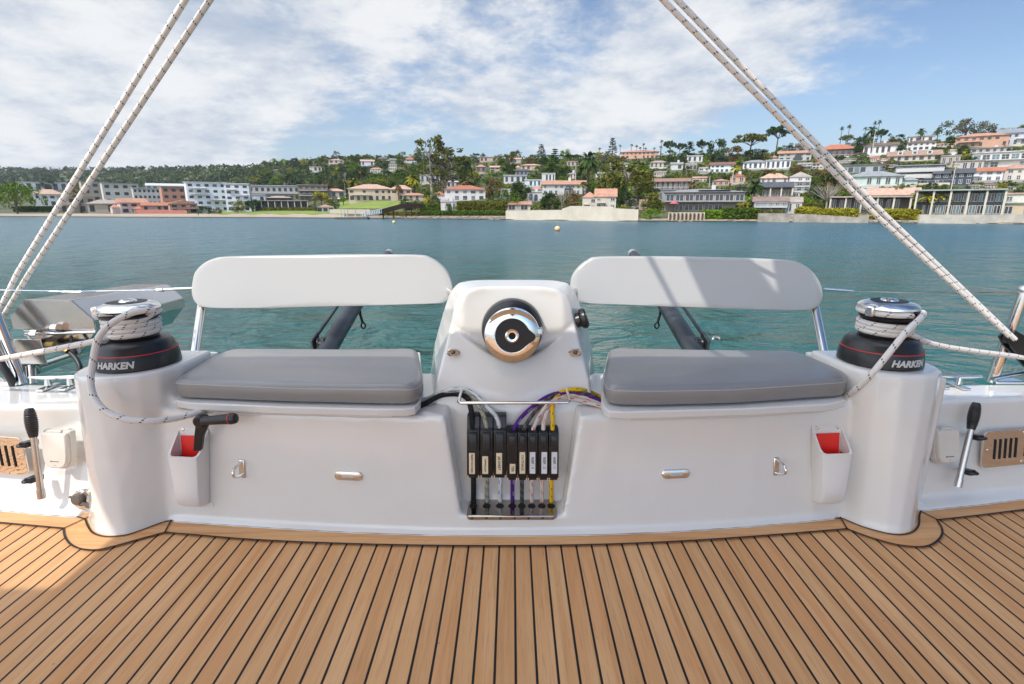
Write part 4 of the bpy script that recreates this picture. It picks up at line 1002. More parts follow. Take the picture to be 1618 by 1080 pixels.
def house(name, cat, short, label, x0, x1, yt, yb, fl, cols, wc, roof, rc, yaw=0, dp=None, rh=.28, opt='', group=None):
    yb = min(yb, ywater((x0+x1)/2)-1)
    p = ground((x0+x1)/2, yb); D = (p-EYE).dot(Vector((0, CT, -ST))); k = D/F
    W = (x1-x0)*k; H = (yb-yt)*k*1.02; dp = dp or max(6., min(W*.7, 14.))
    HR.append((x0, x1, yt, yb, short))
    rz = -math.atan2(p.x, p.y)*.9+R(yaw)
    M = Matrix.Translation(p) @ Matrix.Rotation(rz, 4, 'Z')
    t = thing(name, label, cat, p, group)
    hr = 0 if roof == 'flat' else H*rh
    if 'tower' in opt: pass
    hw = H-hr-(.25 if roof == 'flat' else 0)
    if roof != 'flat' and W > 8 and 'wing' not in opt and cat in ('house', 'villa') and rnd.random() < .45: opt += rnd.choice((' wing', ' wing wingl'))
    if cat == 'house' and rnd.random() < .14 and 'chim' not in opt: opt += ' chim'
    m = MB(); m.box((0, dp/2, (hw-3)/2), (W, dp, hw+3), M); part('wall', m, wall(wc), t, sm=False)
    ov = min(.7, W*.06)
    m = MB()
    if roof == 'flat':
        m.box((0, dp/2-.1, hw+.14), (W+ov, dp+ov*1.2, .28), M)
        if 'para' in opt: m.box((W*.1, dp/2, hw+.8), (W*.35, dp*.4, 1.2), M)
    elif roof == 'hip':
        a = W/2+ov; b0, b1 = -ov, dp+ov; rl = max(.1, a-dp*.55); z0 = hw-.08
        m.add([M @ Vector(v) for v in ((-a, b0, z0), (a, b0, z0), (a, b1, z0), (-a, b1, z0), (-rl, dp/2, hw+hr), (rl, dp/2, hw+hr))], [(0, 1, 5, 4), (1, 2, 5), (2, 3, 4, 5), (3, 0, 4), (3, 2, 1, 0)])
    elif roof == 'gable':   # ridge along x
        a = W/2+ov; z0 = hw-.08
        m.loft([[M @ Vector(v) for v in ((s*a, -ov, z0), (s*a, dp/2, hw+hr), (s*a, dp+ov, z0), (s*a, dp+ov, z0-.15), (s*a, dp/2, z0-.1), (s*a, -ov, z0-.15))] for s in (-1, 1)])
    elif roof == 'front':   # gable end towards the water
        a = W/2+ov; z0 = hw-.08
        m.loft([[M @ Vector(v) for v in ((-a, y, z0), (0, y, hw+hr), (a, y, z0))] for y in (-ov, dp+ov)])
        g_ = MB(); g_.loft([[M @ Vector(v) for v in ((-W/2, y, z0), (0, y, hw+hr-.15), (W/2, y, z0))] for y in (0.02, dp-.02)])
        part('gable', g_, wall(wc), t, sm=False)
    r_ = part('roof', m, roofm(rc), t, sm=False)
    if 'chim' in opt:
        m = MB(); m.box((W*.12, dp*.4, H+.0), (1.0, .9, 1.9), M); part('chimney', m, wall(WHITE if wc != GREY else BEIGE), r_, sm=False)
    if 'solar' in opt:
        m = MB(); m.box((W*.12, 1.2, hw+hr*.45), (W*.4, 2.2, .15), M @ Matrix.Rotation(.0, 4, 'X')); part('solar_panel', m, mat('solar', (.03, .035, .06), .2), t, sm=False)
    fh = hw/fl; ww = W/cols
    for i in range(fl):
        bal = ('balc' in opt and (fl == 1 or i > 0)) or ('balc0' in opt)
        for j in range(cols):
            if rnd.random() < .10 and 'grid' not in opt: continue
            wd = ww*(.78 if 'big' in opt else (.5 if 'grid' in opt else rnd.uniform(.38, .62))); ht = fh*(.66 if ('big' in opt or i == 0 and 'grid' not in opt) else .44)
            cx_ = -W/2+ww*(j+.5); cz_ = fh*i+fh*(.40 if 'big' in opt else .52)
            m = MB(); m.box((cx_, -.01, cz_), (wd, .08, ht), M)
            wo_ = part('window', m, glassb if ('blue' in opt and (i+j) % 2) else glassm, t, sm=False)
            if W/cols*F/D > 6 and D < 200:
                f = MB(); 
                for sx_ in (-1, 0, 1): f.box((cx_+sx_*wd/2, -.07, cz_), (.10, .06, ht+.1), M)
                for sz in (-1, 1): f.box((cx_, -.075, cz_+sz*ht/2), (wd+.1, .06, .10), M)
                part('frame', f, TRIM, wo_, sm=False)
        if bal:
            bw = W*(.96 if 'full' in opt else .42); bx = 0 if 'full' in opt else W*rnd.choice((-.22, .22))
            m = MB(); m.box((bx, -.75, fh*i), (bw, 1.5, .22), M); b_ = part('balcony', m, wall(WHITE if 'bw' in opt else wc), t, sm=False)
            m = MB(); nb = max(3, int(bw/1.2)); m.box((bx, -1.45, fh*i+1.0), (bw, .08, .08), M)
            if 'solid' in opt: m.box((bx, -1.45, fh*i+.55), (bw, .07, .8), M)
            for q in range(nb+1): m.box((bx-bw/2+bw*q/nb, -1.45, fh*i+.55), (.06, .06, .9), M)
            part('railing', m, (glassb if 'glassrail' in opt else TRIM), b_, sm=False)
    if 'cols' in opt:
        nc = max(3, int(W/2.6))
        for q in range(nc+1):
            m = MB(); m.box((-W/2+W*q/nc, -2.0, hw/2-.6), (.35, .35, hw+1.2), M); part('column', m, wall(CREAM), t, sm=False)
        m = MB(); m.box((0, -1.2, hw+.05), (W*1.03, 2.6, .22), M); part('porch_roof', m, roofm(rc), t, sm=False)
    if cat in ('house', 'villa') and yb < 318 and rnd.random() < .55:
        tw = W*rnd.uniform(.6, 1.2); tx = W*rnd.uniform(-.2, .2)
        m = MB(); m.box((tx, -2.2, -1.3), (tw, 3.6, 2.7), M); te = part('terrace', m, wall(rnd.choice((CREAM, BEIGE, GREY, WHITE))), t, sm=False)
        m = MB(); m.box((tx, -3.9, .85), (tw, .06, .06), M)
        for q in range(max(3, int(tw/1.8))+1): m.box((tx-tw/2+tw*q/max(3, int(tw/1.8)), -3.9, .45), (.06, .06, .85), M)
        part('railing', m, TRIM, te, sm=False)
    if 'mid' in opt:   # roof slab between storeys
        m = MB(); m.box((0, -1.0, fh*(fl-1)), (W*1.02, 2.4, .3), M); part('lower_roof', m, roofm(rc), t, sm=False)
    if 'wing' in opt:
        s_ = -1 if 'wingl' in opt else 1
        m = MB(); m.box((s_*(W/2+W*.14), dp*.5, hw*.27), (W*.28, dp*.7, hw*.54+.0), M); wg = part('wing', m, wall(wc), t, sm=False)
        m = MB(); a = W*.16; cx_ = s_*(W/2+W*.14); z0 = hw*.54
        m.add([M @ Vector(v) for v in ((cx_-a, dp*.1, z0), (cx_+a, dp*.1, z0), (cx_+a, dp*.9, z0), (cx_-a, dp*.9, z0), (cx_, dp*.5, z0+1.4))], [(0, 1, 4), (1, 2, 4), (2, 3, 4), (3, 0, 4), (3, 2, 1, 0)]); part('wing_roof', m, roofm(rc), t, sm=False)
    if 'dorm' in opt:
        for q in (-.28, 0, .28):
            m = MB(); m.box((W*q, 1.3, hw+hr*.45), (1.8, 2.0, 1.3), M); dd = part('dormer', m, wall(WHITE), t, sm=False)
            m = MB(); m.box((W*q, .28, hw+hr*.45), (1.0, .06, .8), M); part('window', m, glassm, dd, sm=False)
    if 'arch' in opt:
        m = MB(); aw = min(1.6, W*.12); m.prism([(-aw, 0), (aw, 0)]+[(aw*math.cos(a), 1.6+aw*math.sin(a)) for a in [PI*k_/8 for k_ in range(9)]], -.06, .05, M @ Matrix(((1, 0, 0, W*.1), (0, 0, 1, 0), (0, 1, 0, .2), (0, 0, 0, 1)))); part('archway', m, glassm, t, sm=False)
    return t, M, W, H, k
H_ = house
exec_rows = [
 # left shore, west to east
 ('house', 'white cottage', 'low white cottage with pinkish roof behind the big round shore tree', 62, 98, 300, 326, 2, 4, WHITE, 'hip', RP, 0),
 ('warehouse', 'pale flat-roofed hall', 'large pale flat-roofed hall far behind the white cottage', 38, 100, 288, 302, 1, 6, RW, 'flat', RW, 0),
 ('house', 'brown beach house', 'grey-brown beach house with white awning behind the twin ropes', 102, 148, 311, 336.5, 2, 4, TAN, 'flat', RT, 0, 'balc'),
 ('apartment_building', 'tan stepped flats', 'tan three-storey flats with white flat roof, leftmost of the apartment blocks', 138, 172, 289, 318, 3, 3, TAN, 'flat', RW, 12, 'grid'),
 ('apartment_building', 'cream block with dark windows', 'cream three-storey block with broad dark windows', 172, 219, 291, 322, 3, 4, (.55, .50, .43), 'flat', RT, 10, 'grid'),
 ('house', 'beige hip-roofed house', 'beige hip-roofed beach house below the cream block', 146, 192, 316, 336.8, 1, 4, BEIGE, 'hip', RT, 0),
 ('house', 'pink beach house with orange roof', 'pale pink beach house with orange tiled roof and stepped gable', 196, 232, 314, 336.8, 2, 3, (.60, .47, .42), 'gable', RO, 14),
 ('apartment_building', 'long beige block', 'long beige block with three rows of small windows', 219, 266, 298, 325, 3, 8, (.50, .47, .42), 'flat', RW, 8, 'grid'),
 ('warehouse', 'white vaulted roof building', 'wide low white roof building behind the beige block', 238, 302, 290, 303, 1, 8, RW, 'gable', RW, 0),
 ('apartment_building', 'terracotta block', 'terracotta apartment block with dark red centre strip', 263, 306, 296.5, 326, 3, 4, (.46, .23, .15), 'flat', RO, 10, 'grid'),
 ('house', 'low red-roofed house', 'long low house with red roof behind the red garden wall', 231, 275, 320, 336.5, 1, 5, (.50, .38, .34), 'gable', RR, 0),
 ('house', 'salmon house with balcony', 'salmon gabled house with dark balcony beside the white tower block', 273, 311, 316.5, 336.8, 2, 3, SALM, 'front', RO, 8, 'balc'),
 ('apartment_building', 'white five-storey block', 'white five-storey apartment block with blue glass balconies', 304, 360, 290, 334, 5, 5, (.74, .74, .74), 'flat', RW, 8, 'grid balc glassrail bw blue'),
 ('apartment_building', 'grey wing of the white block', 'pale grey five-storey wing right of the white block with corner balconies', 361, 396, 292, 334.5, 5, 3, (.60, .60, .63), 'flat', RW, -6, 'grid balc'),
 ('house', 'small grey pavilion', 'small pale grey pavilion beside the grey wing', 399, 420, 308, 326, 1, 2, (.5, .52, .55), 'flat', RW, 0),
 ('apartment_building', 'grey terraced flats', 'long grey terraced flats with dark balconies below the wooded hill', 398, 472, 294, 318, 2, 9, (.40, .38, .35), 'flat', RW, 0, 'grid balc full'),
 ('house', 'dark red low house', 'low dark red house in front of the grey terraced flats', 423, 460, 309.5, 320, 1, 3, (.15, .05, .04), 'hip', RT, 0),
 ('clubhouse', 'long flat-roofed clubhouse', 'long low flat-roofed clubhouse with dark veranda above the lawn', 408, 484, 317, 331, 1, 9, DGREY, 'flat', RT, 0, 'cols'),
 ('apartment_building', 'brown wooden flats', 'brown wood-clad flats with balconies left of the mansion', 474, 518, 293, 317, 3, 5, BROWN, 'flat', RT, 0, 'balc full bw'),
 ('house', 'pink hip-roofed cottage', 'cottage with pale pink hip roof behind trees left of the mansion', 511, 545, 298, 312, 1, 3, BEIGE, 'hip', RP, 0),
 ('pavilion', 'little red-roofed pavilion', 'little white pavilion with pyramid red roof on the beach lawn', 502, 527, 323.5, 334, 1, 3, WHITE, 'hip', RO, 0, 'big'),
 ('mansion', 'tile-roofed mansion', 'large beige mansion with tiled roof above the sloping lawn', 553, 620, 291.5, 317.5, 2, 7, (.54, .43, .31), 'hip', RP, 0, 'balc bw'),
 ('mansion', 'mansion east wing', 'east wing of the beige mansion with its own hip roof', 618, 651, 293, 316, 2, 3, (.54, .42, .31), 'hip', RP, 0),
 ('house', 'orange-roofed annex', 'low annex with orange tiled roof right of the mansion', 636, 673, 305, 317, 1, 4, TAN, 'hip', RO, 0),
 ('villa', 'white villa with twin red roofs', 'white villa with two red roof planes and a blue glass bay', 703, 767, 293, 317, 2, 5, (.62, .58, .54), 'hip', RR, 0, 'blue wing wingl'),
 ('house', 'white terrace house by the shore', 'small white terrace house with pink blossom low by the shore', 697, 722, 318, 336, 1, 3, (.66, .60, .56), 'flat', RW, 0),
 ('house', 'small white cube house', 'small white cube house right of the twin-roofed villa', 780, 806, 299, 314, 1, 2, WHITE, 'flat', RW, 0),
 ('house', 'white cube above the villa', 'white flat-roofed house upslope of the small white cube', 796, 832, 277, 289, 1, 4, WHITE, 'flat', RW, 0),
 ('house', 'pale blue flat-roofed house', 'pale blue flat-roofed house beside two white cubes', 829, 855, 284, 295, 1, 4, (.56, .63, .64), 'flat', RW, 0),
 ('house', 'white house with arch', 'white house with one large arched doorway', 833, 856, 303, 318, 1, 2, WHITE, 'flat', RW, 0, 'arch'),
 ('villa', 'wide white villa with red roof', 'wide white villa with red tiled roof and arched windows', 857, 926, 285, 308, 2, 8, WHITE, 'gable', RO, 0, 'arch chim'),
 ('house', 'white house with round gable', 'white house with many small windows above the wide white villa', 856, 877, 274, 287, 1, 4, WHITE, 'flat', RW, 0),
 ('boathouse', 'seawall boathouse', 'small cream boathouse with orange tiles at the left end of the cream seawall', 799, 838, 318.5, 333, 1, 2, CREAM, 'gable', RO, 0),
 ('villa', 'cream seawall villa', 'tall cream villa with orange roof rising straight from the cream seawall', 940, 972, 299.5, 341, 3, 3, CREAM, 'gable', RO, 0, 'balc rh'),
 ('villa', 'lower wing of the seawall villa', 'lower cream wing with red roof left of the tall seawall villa', 920, 942, 304, 334, 2, 2, CREAM, 'hip', RO, 0, 'balc'),
 ('palace', 'pink hilltop palace', 'pink palace with turrets on the ridge below a row of palms', 982, 1039, 236.5, 250, 2, 9, (.58, .33, .24), 'hip', RO, 0),
 ('house', 'beige ridge bungalow', 'beige bungalow on the ridge left of the dark pine', 805, 823, 249, 257.5, 1, 3, BEIGE, 'gable', RP, 0),
 ('house', 'orange-roofed bungalow', 'orange-roofed bungalow under the dark pine', 823, 855, 258.5, 268, 1, 4, (.5, .40, .25), 'hip', RP, 0),
 ('house', 'pale ridge house', 'low pale house on the green ridge left of the tall date palm', 896, 914, 255, 262, 1, 3, BEIGE, 'flat', RP, 0),
 ('house', 'long pale ridge house', 'long pale low house below the pink palace', 964, 992, 258, 267, 1, 5, (.5, .46, .38), 'flat', RW, 0),
 ('house', 'white and blue cube', 'white and blue cube house right of the tall date palm', 941, 957, 273, 286, 2, 2, (.6, .62, .64), 'flat', RW, 0),
 ('house', 'small coral-pink house', 'small coral-pink house at the right end of the cream seawall', 1010, 1022, 316, 331, 1, 2, (.55, .27, .19), 'flat', RP, 0),
 ('house', 'wide grey-brown modern house', 'wide grey-brown two-storey modern house with big dark windows by the water', 1052, 1170, 299, 333, 2, 8, (.27, .23, .20), 'hip', RG, 0, 'big mid chim solar', .16),
 ('house', 'low grey wing', 'low grey wing left of the wide modern house', 1040, 1066, 300, 318, 1, 3, (.30, .33, .33), 'flat', RG, 0),
 ('house', 'dark timber house', 'dark timber house with long red-brown roof above the modern house', 1031, 1087, 281.5, 300, 1, 7, (.10, .07, .055), 'gable', (.30, .17, .12), 0, 'balc full'),
 ('house', 'small orange-roofed house', 'small house with bright orange roof above the modern house', 1126, 1151, 282.5, 293, 1, 3, SALM, 'hip', RO, 0),
 ('house', 'red gabled house', 'red-roofed gabled house between palms', 1154, 1176, 275, 289, 1, 2, (.5, .3, .2), 'front', RR, 0),
 ('house', 'mint and white house', 'mint and white two-storey house under the dark grove', 1123, 1158, 256, 272, 2, 5, (.62, .68, .64), 'gable', (.2, .1, .08), 0),
 ('house', 'long white house', 'long white house with grey roof on the upper slope', 1175, 1211, 252.5, 267, 1, 5, (.70, .70, .69), 'hip', RG, 0),
 ('house', 'white terrace by the long white house', 'white low terrace house right of the long white house', 1211, 1246, 253, 267, 1, 5, (.64, .64, .64), 'flat', RW, 0),
 ('house', 'peach pyramid-roofed house', 'white house under a broad peach pyramid roof', 1203, 1242, 273.5, 289, 1, 5, (.60, .56, .50), 'hip', RP, 0, '', .5),
 ('house', 'dark-roofed veranda house', 'dark-roofed house with deep veranda and cream cushions', 1201, 1247, 288, 313, 1, 5, (.24, .20, .16), 'gable', RD, 0, 'big cols', .36),
 ('house', 'grey shingle deck house', 'grey shingle house with white railed deck right at the seawall', 1192, 1240, 311, 336.5, 2, 5, (.30, .32, .33), 'gable', (.24, .17, .14), 0, 'balc full bw'),
 ('house', 'white-gabled cabin', 'small pale cabin with two dark windows beside the grey deck house', 1240, 1264, 312, 337, 1, 2, (.50, .48, .44), 'gable', RT, 0),
 ('house', 'little white hill house', 'little white house in trees below the cypress', 1060, 1078, 256, 268, 1, 2, WHITE, 'gable', RG, 0),
 ('house', 'beige hill house', 'beige house in trees below the right end of the palace', 1027, 1053, 253.5, 265, 1, 4, BEIGE, 'hip', RT, 0),
 ('house', 'white bungalow in the grove', 'white bungalow peeping out under the ridge grove', 1086, 1109, 246, 256, 1, 3, WHITE, 'flat', RW, 0),
 ('house', 'white stacked house', 'white three-storey stacked house with railed balconies left of the rope', 1247, 1277, 272, 302, 3, 3, (.58, .57, .54), 'hip', RT, 0, 'balc full bw'),
 ('house', 'grey ridge house with arch', 'grey and white house with arch on the ridge below the tall pine', 1232, 1278, 237.5, 254, 2, 5, (.42, .40, .37), 'gable', RO, 0, 'arch'),
 ('house', 'long red-roofed ridge house', 'long dark house with bright red roof on the ridge behind the rope', 1293, 1350, 227.5, 248, 1, 7, (.17, .12, .10), 'hip', RR, 0, 'balc full', .42),
 ('house', 'cream ridge house with brick chimney', 'cream ridge house with brown roof and brick chimney', 1367, 1412, 225, 244, 1, 6, (.62, .59, .54), 'gable', RB, 0, 'chim'),
 ('house', 'white ridge villa', 'white villa stepping up the ridge right of the brick chimney', 1436, 1473, 221, 237, 2, 5, (.66, .64, .60), 'hip', RB, 0),
 ('house', 'low pale ridge roof', 'low pale flat house on the very top left of the big grey tree', 1438, 1470, 213, 223, 1, 4, (.55, .52, .46), 'flat', RT, 0),
 ('house', 'brown-roofed dormer house', 'house with long tan roof and three white dormers', 1410, 1477, 237, 254, 1, 7, (.55, .48, .40), 'gable', (.34, .22, .16), 0, 'dorm', .5),
 ('house', 'long dark-roofed bungalow', 'long low bungalow with dark roof and blue windows', 1325, 1391, 260.5, 272, 1, 8, (.36, .38, .38), 'flat', (.18, .15, .14), 0, 'blue big'),
 ('house', 'mint house behind the rope', 'pale mint house with broad grey hip roof right of the rope', 1343, 1416, 270.5, 294, 1, 6, MINT, 'hip', (.27, .28, .28), 0, '', .36),
 ('house', 'white and blue bay house', 'white house with blue glass bay above the low veranda pavilion', 1353, 1382, 296, 313, 1, 3, (.55, .58, .60), 'flat', RW, 0, 'blue big'),
 ('pavilion', 'low veranda pavilion', 'long low pavilion with beige columns and dark veranda behind the hedges', 1318, 1422, 311, 335, 1, 10, (.12, .09, .075), 'flat', RT, 0, 'cols'),
 ('house', 'peach-roofed house', 'house with long peach tiled roof behind the shore palms', 1378, 1442, 297, 318, 1, 6, CREAM, 'gable', RP, 0, '', .5),
 ('house', 'white modern terraces', 'white and dark modern house with stacked terraces', 1418, 1480, 262, 290, 3, 6, (.22, .23, .24), 'flat', RG, 0, 'big balc full bw solid'),
 ('house', 'navy modern house', 'dark navy house with white-framed windows mid slope', 1480, 1528, 267, 292, 2, 5, NAVY, 'gable', RD, 0, 'bal'),
 ('house', 'white red-roofed house', 'white gabled house with red tiles right of the navy house', 1521, 1574, 265, 286, 2, 5, (.62, .63, .64), 'gable', RR, 0, 'balc'),
 ('house', 'cream stucco house', 'cream stucco house at the right edge mid slope', 1580, 1622, 260, 285, 2, 4, (.60, .54, .46), 'front', RP, 0),
 ('house', 'wide white glass house', 'wide white modern house with long strip windows near the top right', 1545, 1625, 240.5, 264, 2, 7, (.60, .58, .54), 'flat', RW, 0, 'big balc full bw blue'),
 ('house', 'flat beige terrace house', 'flat beige house left of the wide white glass house', 1511, 1547, 254, 268, 1, 4, (.48, .44, .38), 'flat', RT, 0),
 ('mansion', 'pink ridge mansion', 'pink two-storey mansion with orange roof below the domed yellow-green tree', 1516, 1581, 209.5, 232, 2, 7, (.52, .30, .20), 'hip', RO, 0, 'balc'),
 ('house', 'grey ridge house', 'grey slate-roofed house at the top right corner of the hill', 1581, 1625, 203, 229, 2, 5, (.48, .50, .52), 'gable', (.22, .24, .27), 0, 'balc bw'),
 ('house', 'glass house with slanted columns', 'large glass-fronted house with tall pale columns and flat roof', 1456, 1562, 301, 338, 2, 11, (.10, .105, .10), 'flat', (.30, .34, .31), 0, 'big cols blue'),
 ('house', 'low pool house', 'low beige pool house with mint roof edge and dark glazed doors', 1532, 1603, 320, 338.5, 1, 6, (.52, .42, .29), 'flat', (.42, .50, .42), 0, 'big'),
 ('house', 'white shore house at the edge', 'white house with terrace at the right edge just above the seawall', 1590, 1640, 306, 337, 2, 4, (.62, .58, .52), 'flat', RP, 0, 'balc bw full'),
]
# houses behind the ridge line and in the greenery, far left hill included
exec_rows += [
 ('house', 'far cliff houses', 'pale house on the far left ridge between flat-topped trees', 520, 543, 251, 258, 1, 3, (.55, .42, .34), 'hip', RP, 0),
 ('house', 'blue-white ridge house', 'blue-white house near the umbrella pine on the far ridge', 571, 591, 252, 262, 1, 3, (.55, .6, .66), 'gable', RP, 0),
 ('house', 'pale house on the wooded slope', 'pale house half hidden on the wooded slope', 490, 508, 263, 271, 1, 3, (.5, .47, .42), 'flat', RP, 0),
 ('house', 'grey terraces behind the eucalyptus', 'grey terraces behind the pale eucalyptus trunks', 664, 695, 276, 289, 1, 4, (.40, .40, .40), 'flat', RT, 0, 'balc'),
 ('house', 'white-roofed house behind the trees', 'white-roofed house right of the pale eucalyptus trunks', 706, 726, 284, 296, 1, 3, (.48, .44, .42), 'hip', RW, 0),
 ('house', 'pink-roofed house on the slope', 'house with pink pyramid roof on the slope above the cypress', 752, 768, 260, 273, 1, 2, BROWN, 'hip', (.45, .22, .2), 0),
 ('house', 'ridge bungalow', 'peach bungalow on the ridge left of two pines', 758, 784, 248, 255, 1, 4, (.5, .36, .28), 'flat', RP, 0),
 ('house', 'grey slate house', 'dark grey house between the white cubes and the pine', 815, 834, 267, 277, 1, 3, (.2, .2, .21), 'gable', RD, 0),
 ('house', 'grey hillside garage', 'grey flat building above the dark-roofed veranda house', 1240, 1262, 303, 312, 1, 2, (.45, .43, .40), 'flat', RW, 0),
 ('house', 'stone terrace house', 'stone terrace house half hidden below the dormer house', 1488, 1512, 246, 262, 1, 3, (.38, .33, .27), 'flat', RT, 0),
 ('house', 'red-framed low house', 'low pinkish house under the grey ridge house', 1540, 1590, 233, 243, 1, 6, (.40, .34, .30), 'flat', RG, 0),
]
SPEC = {}
HR.append((536, 634, 317, 331, 'sloping mansion lawn')); HR.append((350, 540, 331.5, 338.6, 'low beach lawn'))
for r in exec_rows:
    nm, short, lab, x0, x1, yt, yb, fl, cols, wc, roof, rc, yaw = r[:13]
    o = r[13] if len(r) > 13 else ''; rh = r[14] if len(r) > 14 else .28
    SPEC[short] = house(nm, {'apartment_building': 'apartment building'}.get(nm, nm), short, lab, x0, x1, yt, yb, fl, cols, wc, roof, rc, yaw, None, rh, o)

# ------------------------------------------------------------------ seawalls, garden wall, dock, buoys
def seawall(name, label, pts, m, th=.5, cat='seawall'):
    mb = MB(); rg = []
    for x, yt, yb in pts:
        y0 = min(yb, ywater(x)-.8); p = at(x, y0, dist(x, y0)-1.); k = p.y/F*1.03; h = (yb-yt)*k
        rg.append([(p.x, p.y, WZ-1), (p.x, p.y, p.z+h), (p.x, p.y+th, p.z+h), (p.x, p.y+th, WZ-1)])
    mb.loft(rg); return solo(name, mb, m, label, cat, sm=False)
CW = mat('cream_render', (.56, .49, .38), .85, var=(.3, .12)); GW = mat('weathered_concrete', (.36, .31, .25), .9, var=(.5, .35)); RW_ = mat('red_wall', (.40, .14, .10), .85, var=(.4, .15))
seawall('seawall', 'long smooth cream seawall left of the tall seawall villa', [(799, 334, 346.5), (888, 332.5, 347)], CW)
seawall('seawall', 'taller cream seawall carrying the seawall villa', [(888, 331, 347), (902, 327, 347.5), (922, 327, 347.5), (968, 328, 348)], CW)
seawall('seawall', 'low cream seawall with garage opening right of the seawall villa', [(968, 330, 348), (985, 331, 348), (1008, 332, 348)], CW)
m = MB(); p = at(972.5, 346, dist(972.5, 346)-1.3); k = p.y/F; m.box((p.x, p.y, p.z+5.5*k), (8.5*k, .2, 10*k)); solo('garage_door', m, mat('tan_door', (.25, .19, .13), .8), 'tan garage opening in the low cream seawall', 'garage door', sm=False)
seawall('seawall', 'weathered grey seawall below the grey deck house', [(1198, 337.5, 349.5), (1247, 338, 350)], GW)
seawall('seawall', 'weathered seawall right of the concrete steps, under the first hedge', [(1254, 338.5, 350), (1288, 340, 350.5), (1360, 344, 351)], GW)
seawall('seawall', 'long pale seawall under the glass house at the right edge', [(1452, 339.5, 351), (1530, 339.5, 352), (1700, 340, 354)], mat('pale_concrete', (.46, .41, .34), .9, var=(.5, .2)))
seawall('seawall', 'low pale seawall piece between the two hedges', [(1357, 340, 351), (1372, 340, 351)], GW)
m = MB()
for q in range(6):
    p = at(1250.5, 349-q*2, dist(1250.5, 344)-2+q*.6); m.box((p.x, p.y, p.z-.2), (2.4, .6, .5+.0*q))
solo('concrete_steps', m, GW, 'white concrete steps from the beach up to the white-gabled cabin', 'steps', sm=False)
seawall('garden_wall', 'red garden wall along the beach', [(216, 331.5, 337.3), (262, 331.5, 337.5), (296, 333, 337.5)], RW_, cat='garden wall')
seawall('garden_wall', 'low pale terrace wall below the sloping mansion lawn', [(521, 331, 337), (585, 331, 337.5)], mat('pale_wall', (.42, .37, .29), .9), cat='garden wall')
# pilings under the modern house
pil = thing('timber_bulkhead', 'pale bulkhead with a row of brown timber piles below the modern house', 'bulkhead', at(1080, 348, dist(1080, 348)))
mb = MB(); p0 = at(1056, 347, dist(1056, 346)-1); p1 = at(1113, 347, dist(1113, 346)-1); k = p0.y/F
mb.loft([[(p.x, p.y, WZ-1), (p.x, p.y, p.z+11*k), (p.x, p.y+.4, p.z+11*k), (p.x, p.y+.4, WZ-1)] for p in (p0, p1)]); part('panel', mb, CW, pil, sm=False)
for q in range(9):
    p = lerp(p0, p1, (q+.3)/9); mb = MB(); mb.tube([(p.x, p.y-.35, WZ-1), (p.x, p.y-.35, p.z+10*k)], .22, 8); part('pile', mb, mat('dark_timber', (.09, .05, .03), .9), pil)
# floating dock and gangway
dk = thing('floating_dock', 'long grey floating dock with white posts below the mansion lawn', 'dock', at(553, 345.5, 150))
mb = MB(); a = at(529, 345.3, 148); b = at(581, 345.3, 148); mb.box(((a.x+b.x)/2, 149, WZ+.25), (b.x-a.x, 2.6, .5)); part('deck', mb, mat('dock_wood', (.10, .085, .07), .9), dk, sm=False)
for x in (539, 544, 549, 562, 578):
    p = at(x, 345, 148.5); mb = MB(); mb.tube([(p.x, p.y, WZ-.5), (p.x, p.y, WZ+2.6)], .17, 8); part('post', mb, TRIM, dk)
gw = thing('gangway', 'gangway with white railings climbing from the floating dock to the pier', 'gangway', at(600, 338, 152))
a = at(572, 343.5, 149); b = at(604, 336.5, 152)
mb = MB(); mb.loft([[p+Vector((0, y, z)) for y, z in ((-.7, 0), (.7, 0), (.7, .2), (-.7, .2))] for p in (a, b)]); part('walkway', mb, GW, gw, sm=False)
mb = MB()
for y in (-.7, .7):
    mb.tube([a+Vector((0, y, 1.2)), b+Vector((0, y, 1.2))], .07, 6)
    for q in range(13): p = lerp(a, b, q/12)+Vector((0, y, 0)); mb.tube([p, p+Vector((0, 0, 1.2))], .06, 5)
part('railing', mb, mat('white_rail', (.62, .68, .74), .5), gw)
pr = thing('pier', 'dark wooden pier on tall posts reaching back to the green bank', 'pier', at(630, 336, 156))
a = at(602, 336.5, 152.5); b = at(634, 327.5, 158); c_ = at(668, 326.5, 166)
mb = MB(); mb.loft([[p+Vector((0, y, z)) for y, z in ((-.9, -.3), (.9, -.3), (.9, 1.0), (-.9, 1.0))] for p in (a, b, c_)]); part('deck', mb, mat('dark_timber'), pr, sm=False)
for f, (u, v) in ((.1, (a, b)), (.6, (a, b)), (.2, (b, c_)), (.45, (b, c_)), (.9, (b, c_))):
    p = lerp(u, v, f); mb = MB(); mb.tube([(p.x, p.y, WZ-1), p], .2, 8); part('pile', mb, mat('dark_timber'), pr)
def buoy(px, py, rpx, col, label):
    Y = 3.2/ratio(py+rpx*.8); p = at(px, py, Y); r = rpx*Y/F
    t = thing('mooring_buoy', label, 'buoy', p); mb = MB(); mb.sphere(p, r, 12, (1, 1, .9)); part('float', mb, mat('buoy_'+label.split()[1], col, .4), t)
    mb = MB(); mb.tube([p+Vector((0, 0, r*.8)), p+Vector((0, 0, r*1.15))], r*.18, 8); part('top_ring', mb, CHROME, t)
buoy(881, 361, 4.6, (.78, .48, .24), 'large orange-cream round mooring buoy in mid water')
buoy(622.5, 350.5, 2.6, (.72, .60, .20), 'small yellow round mooring buoy off the pier')
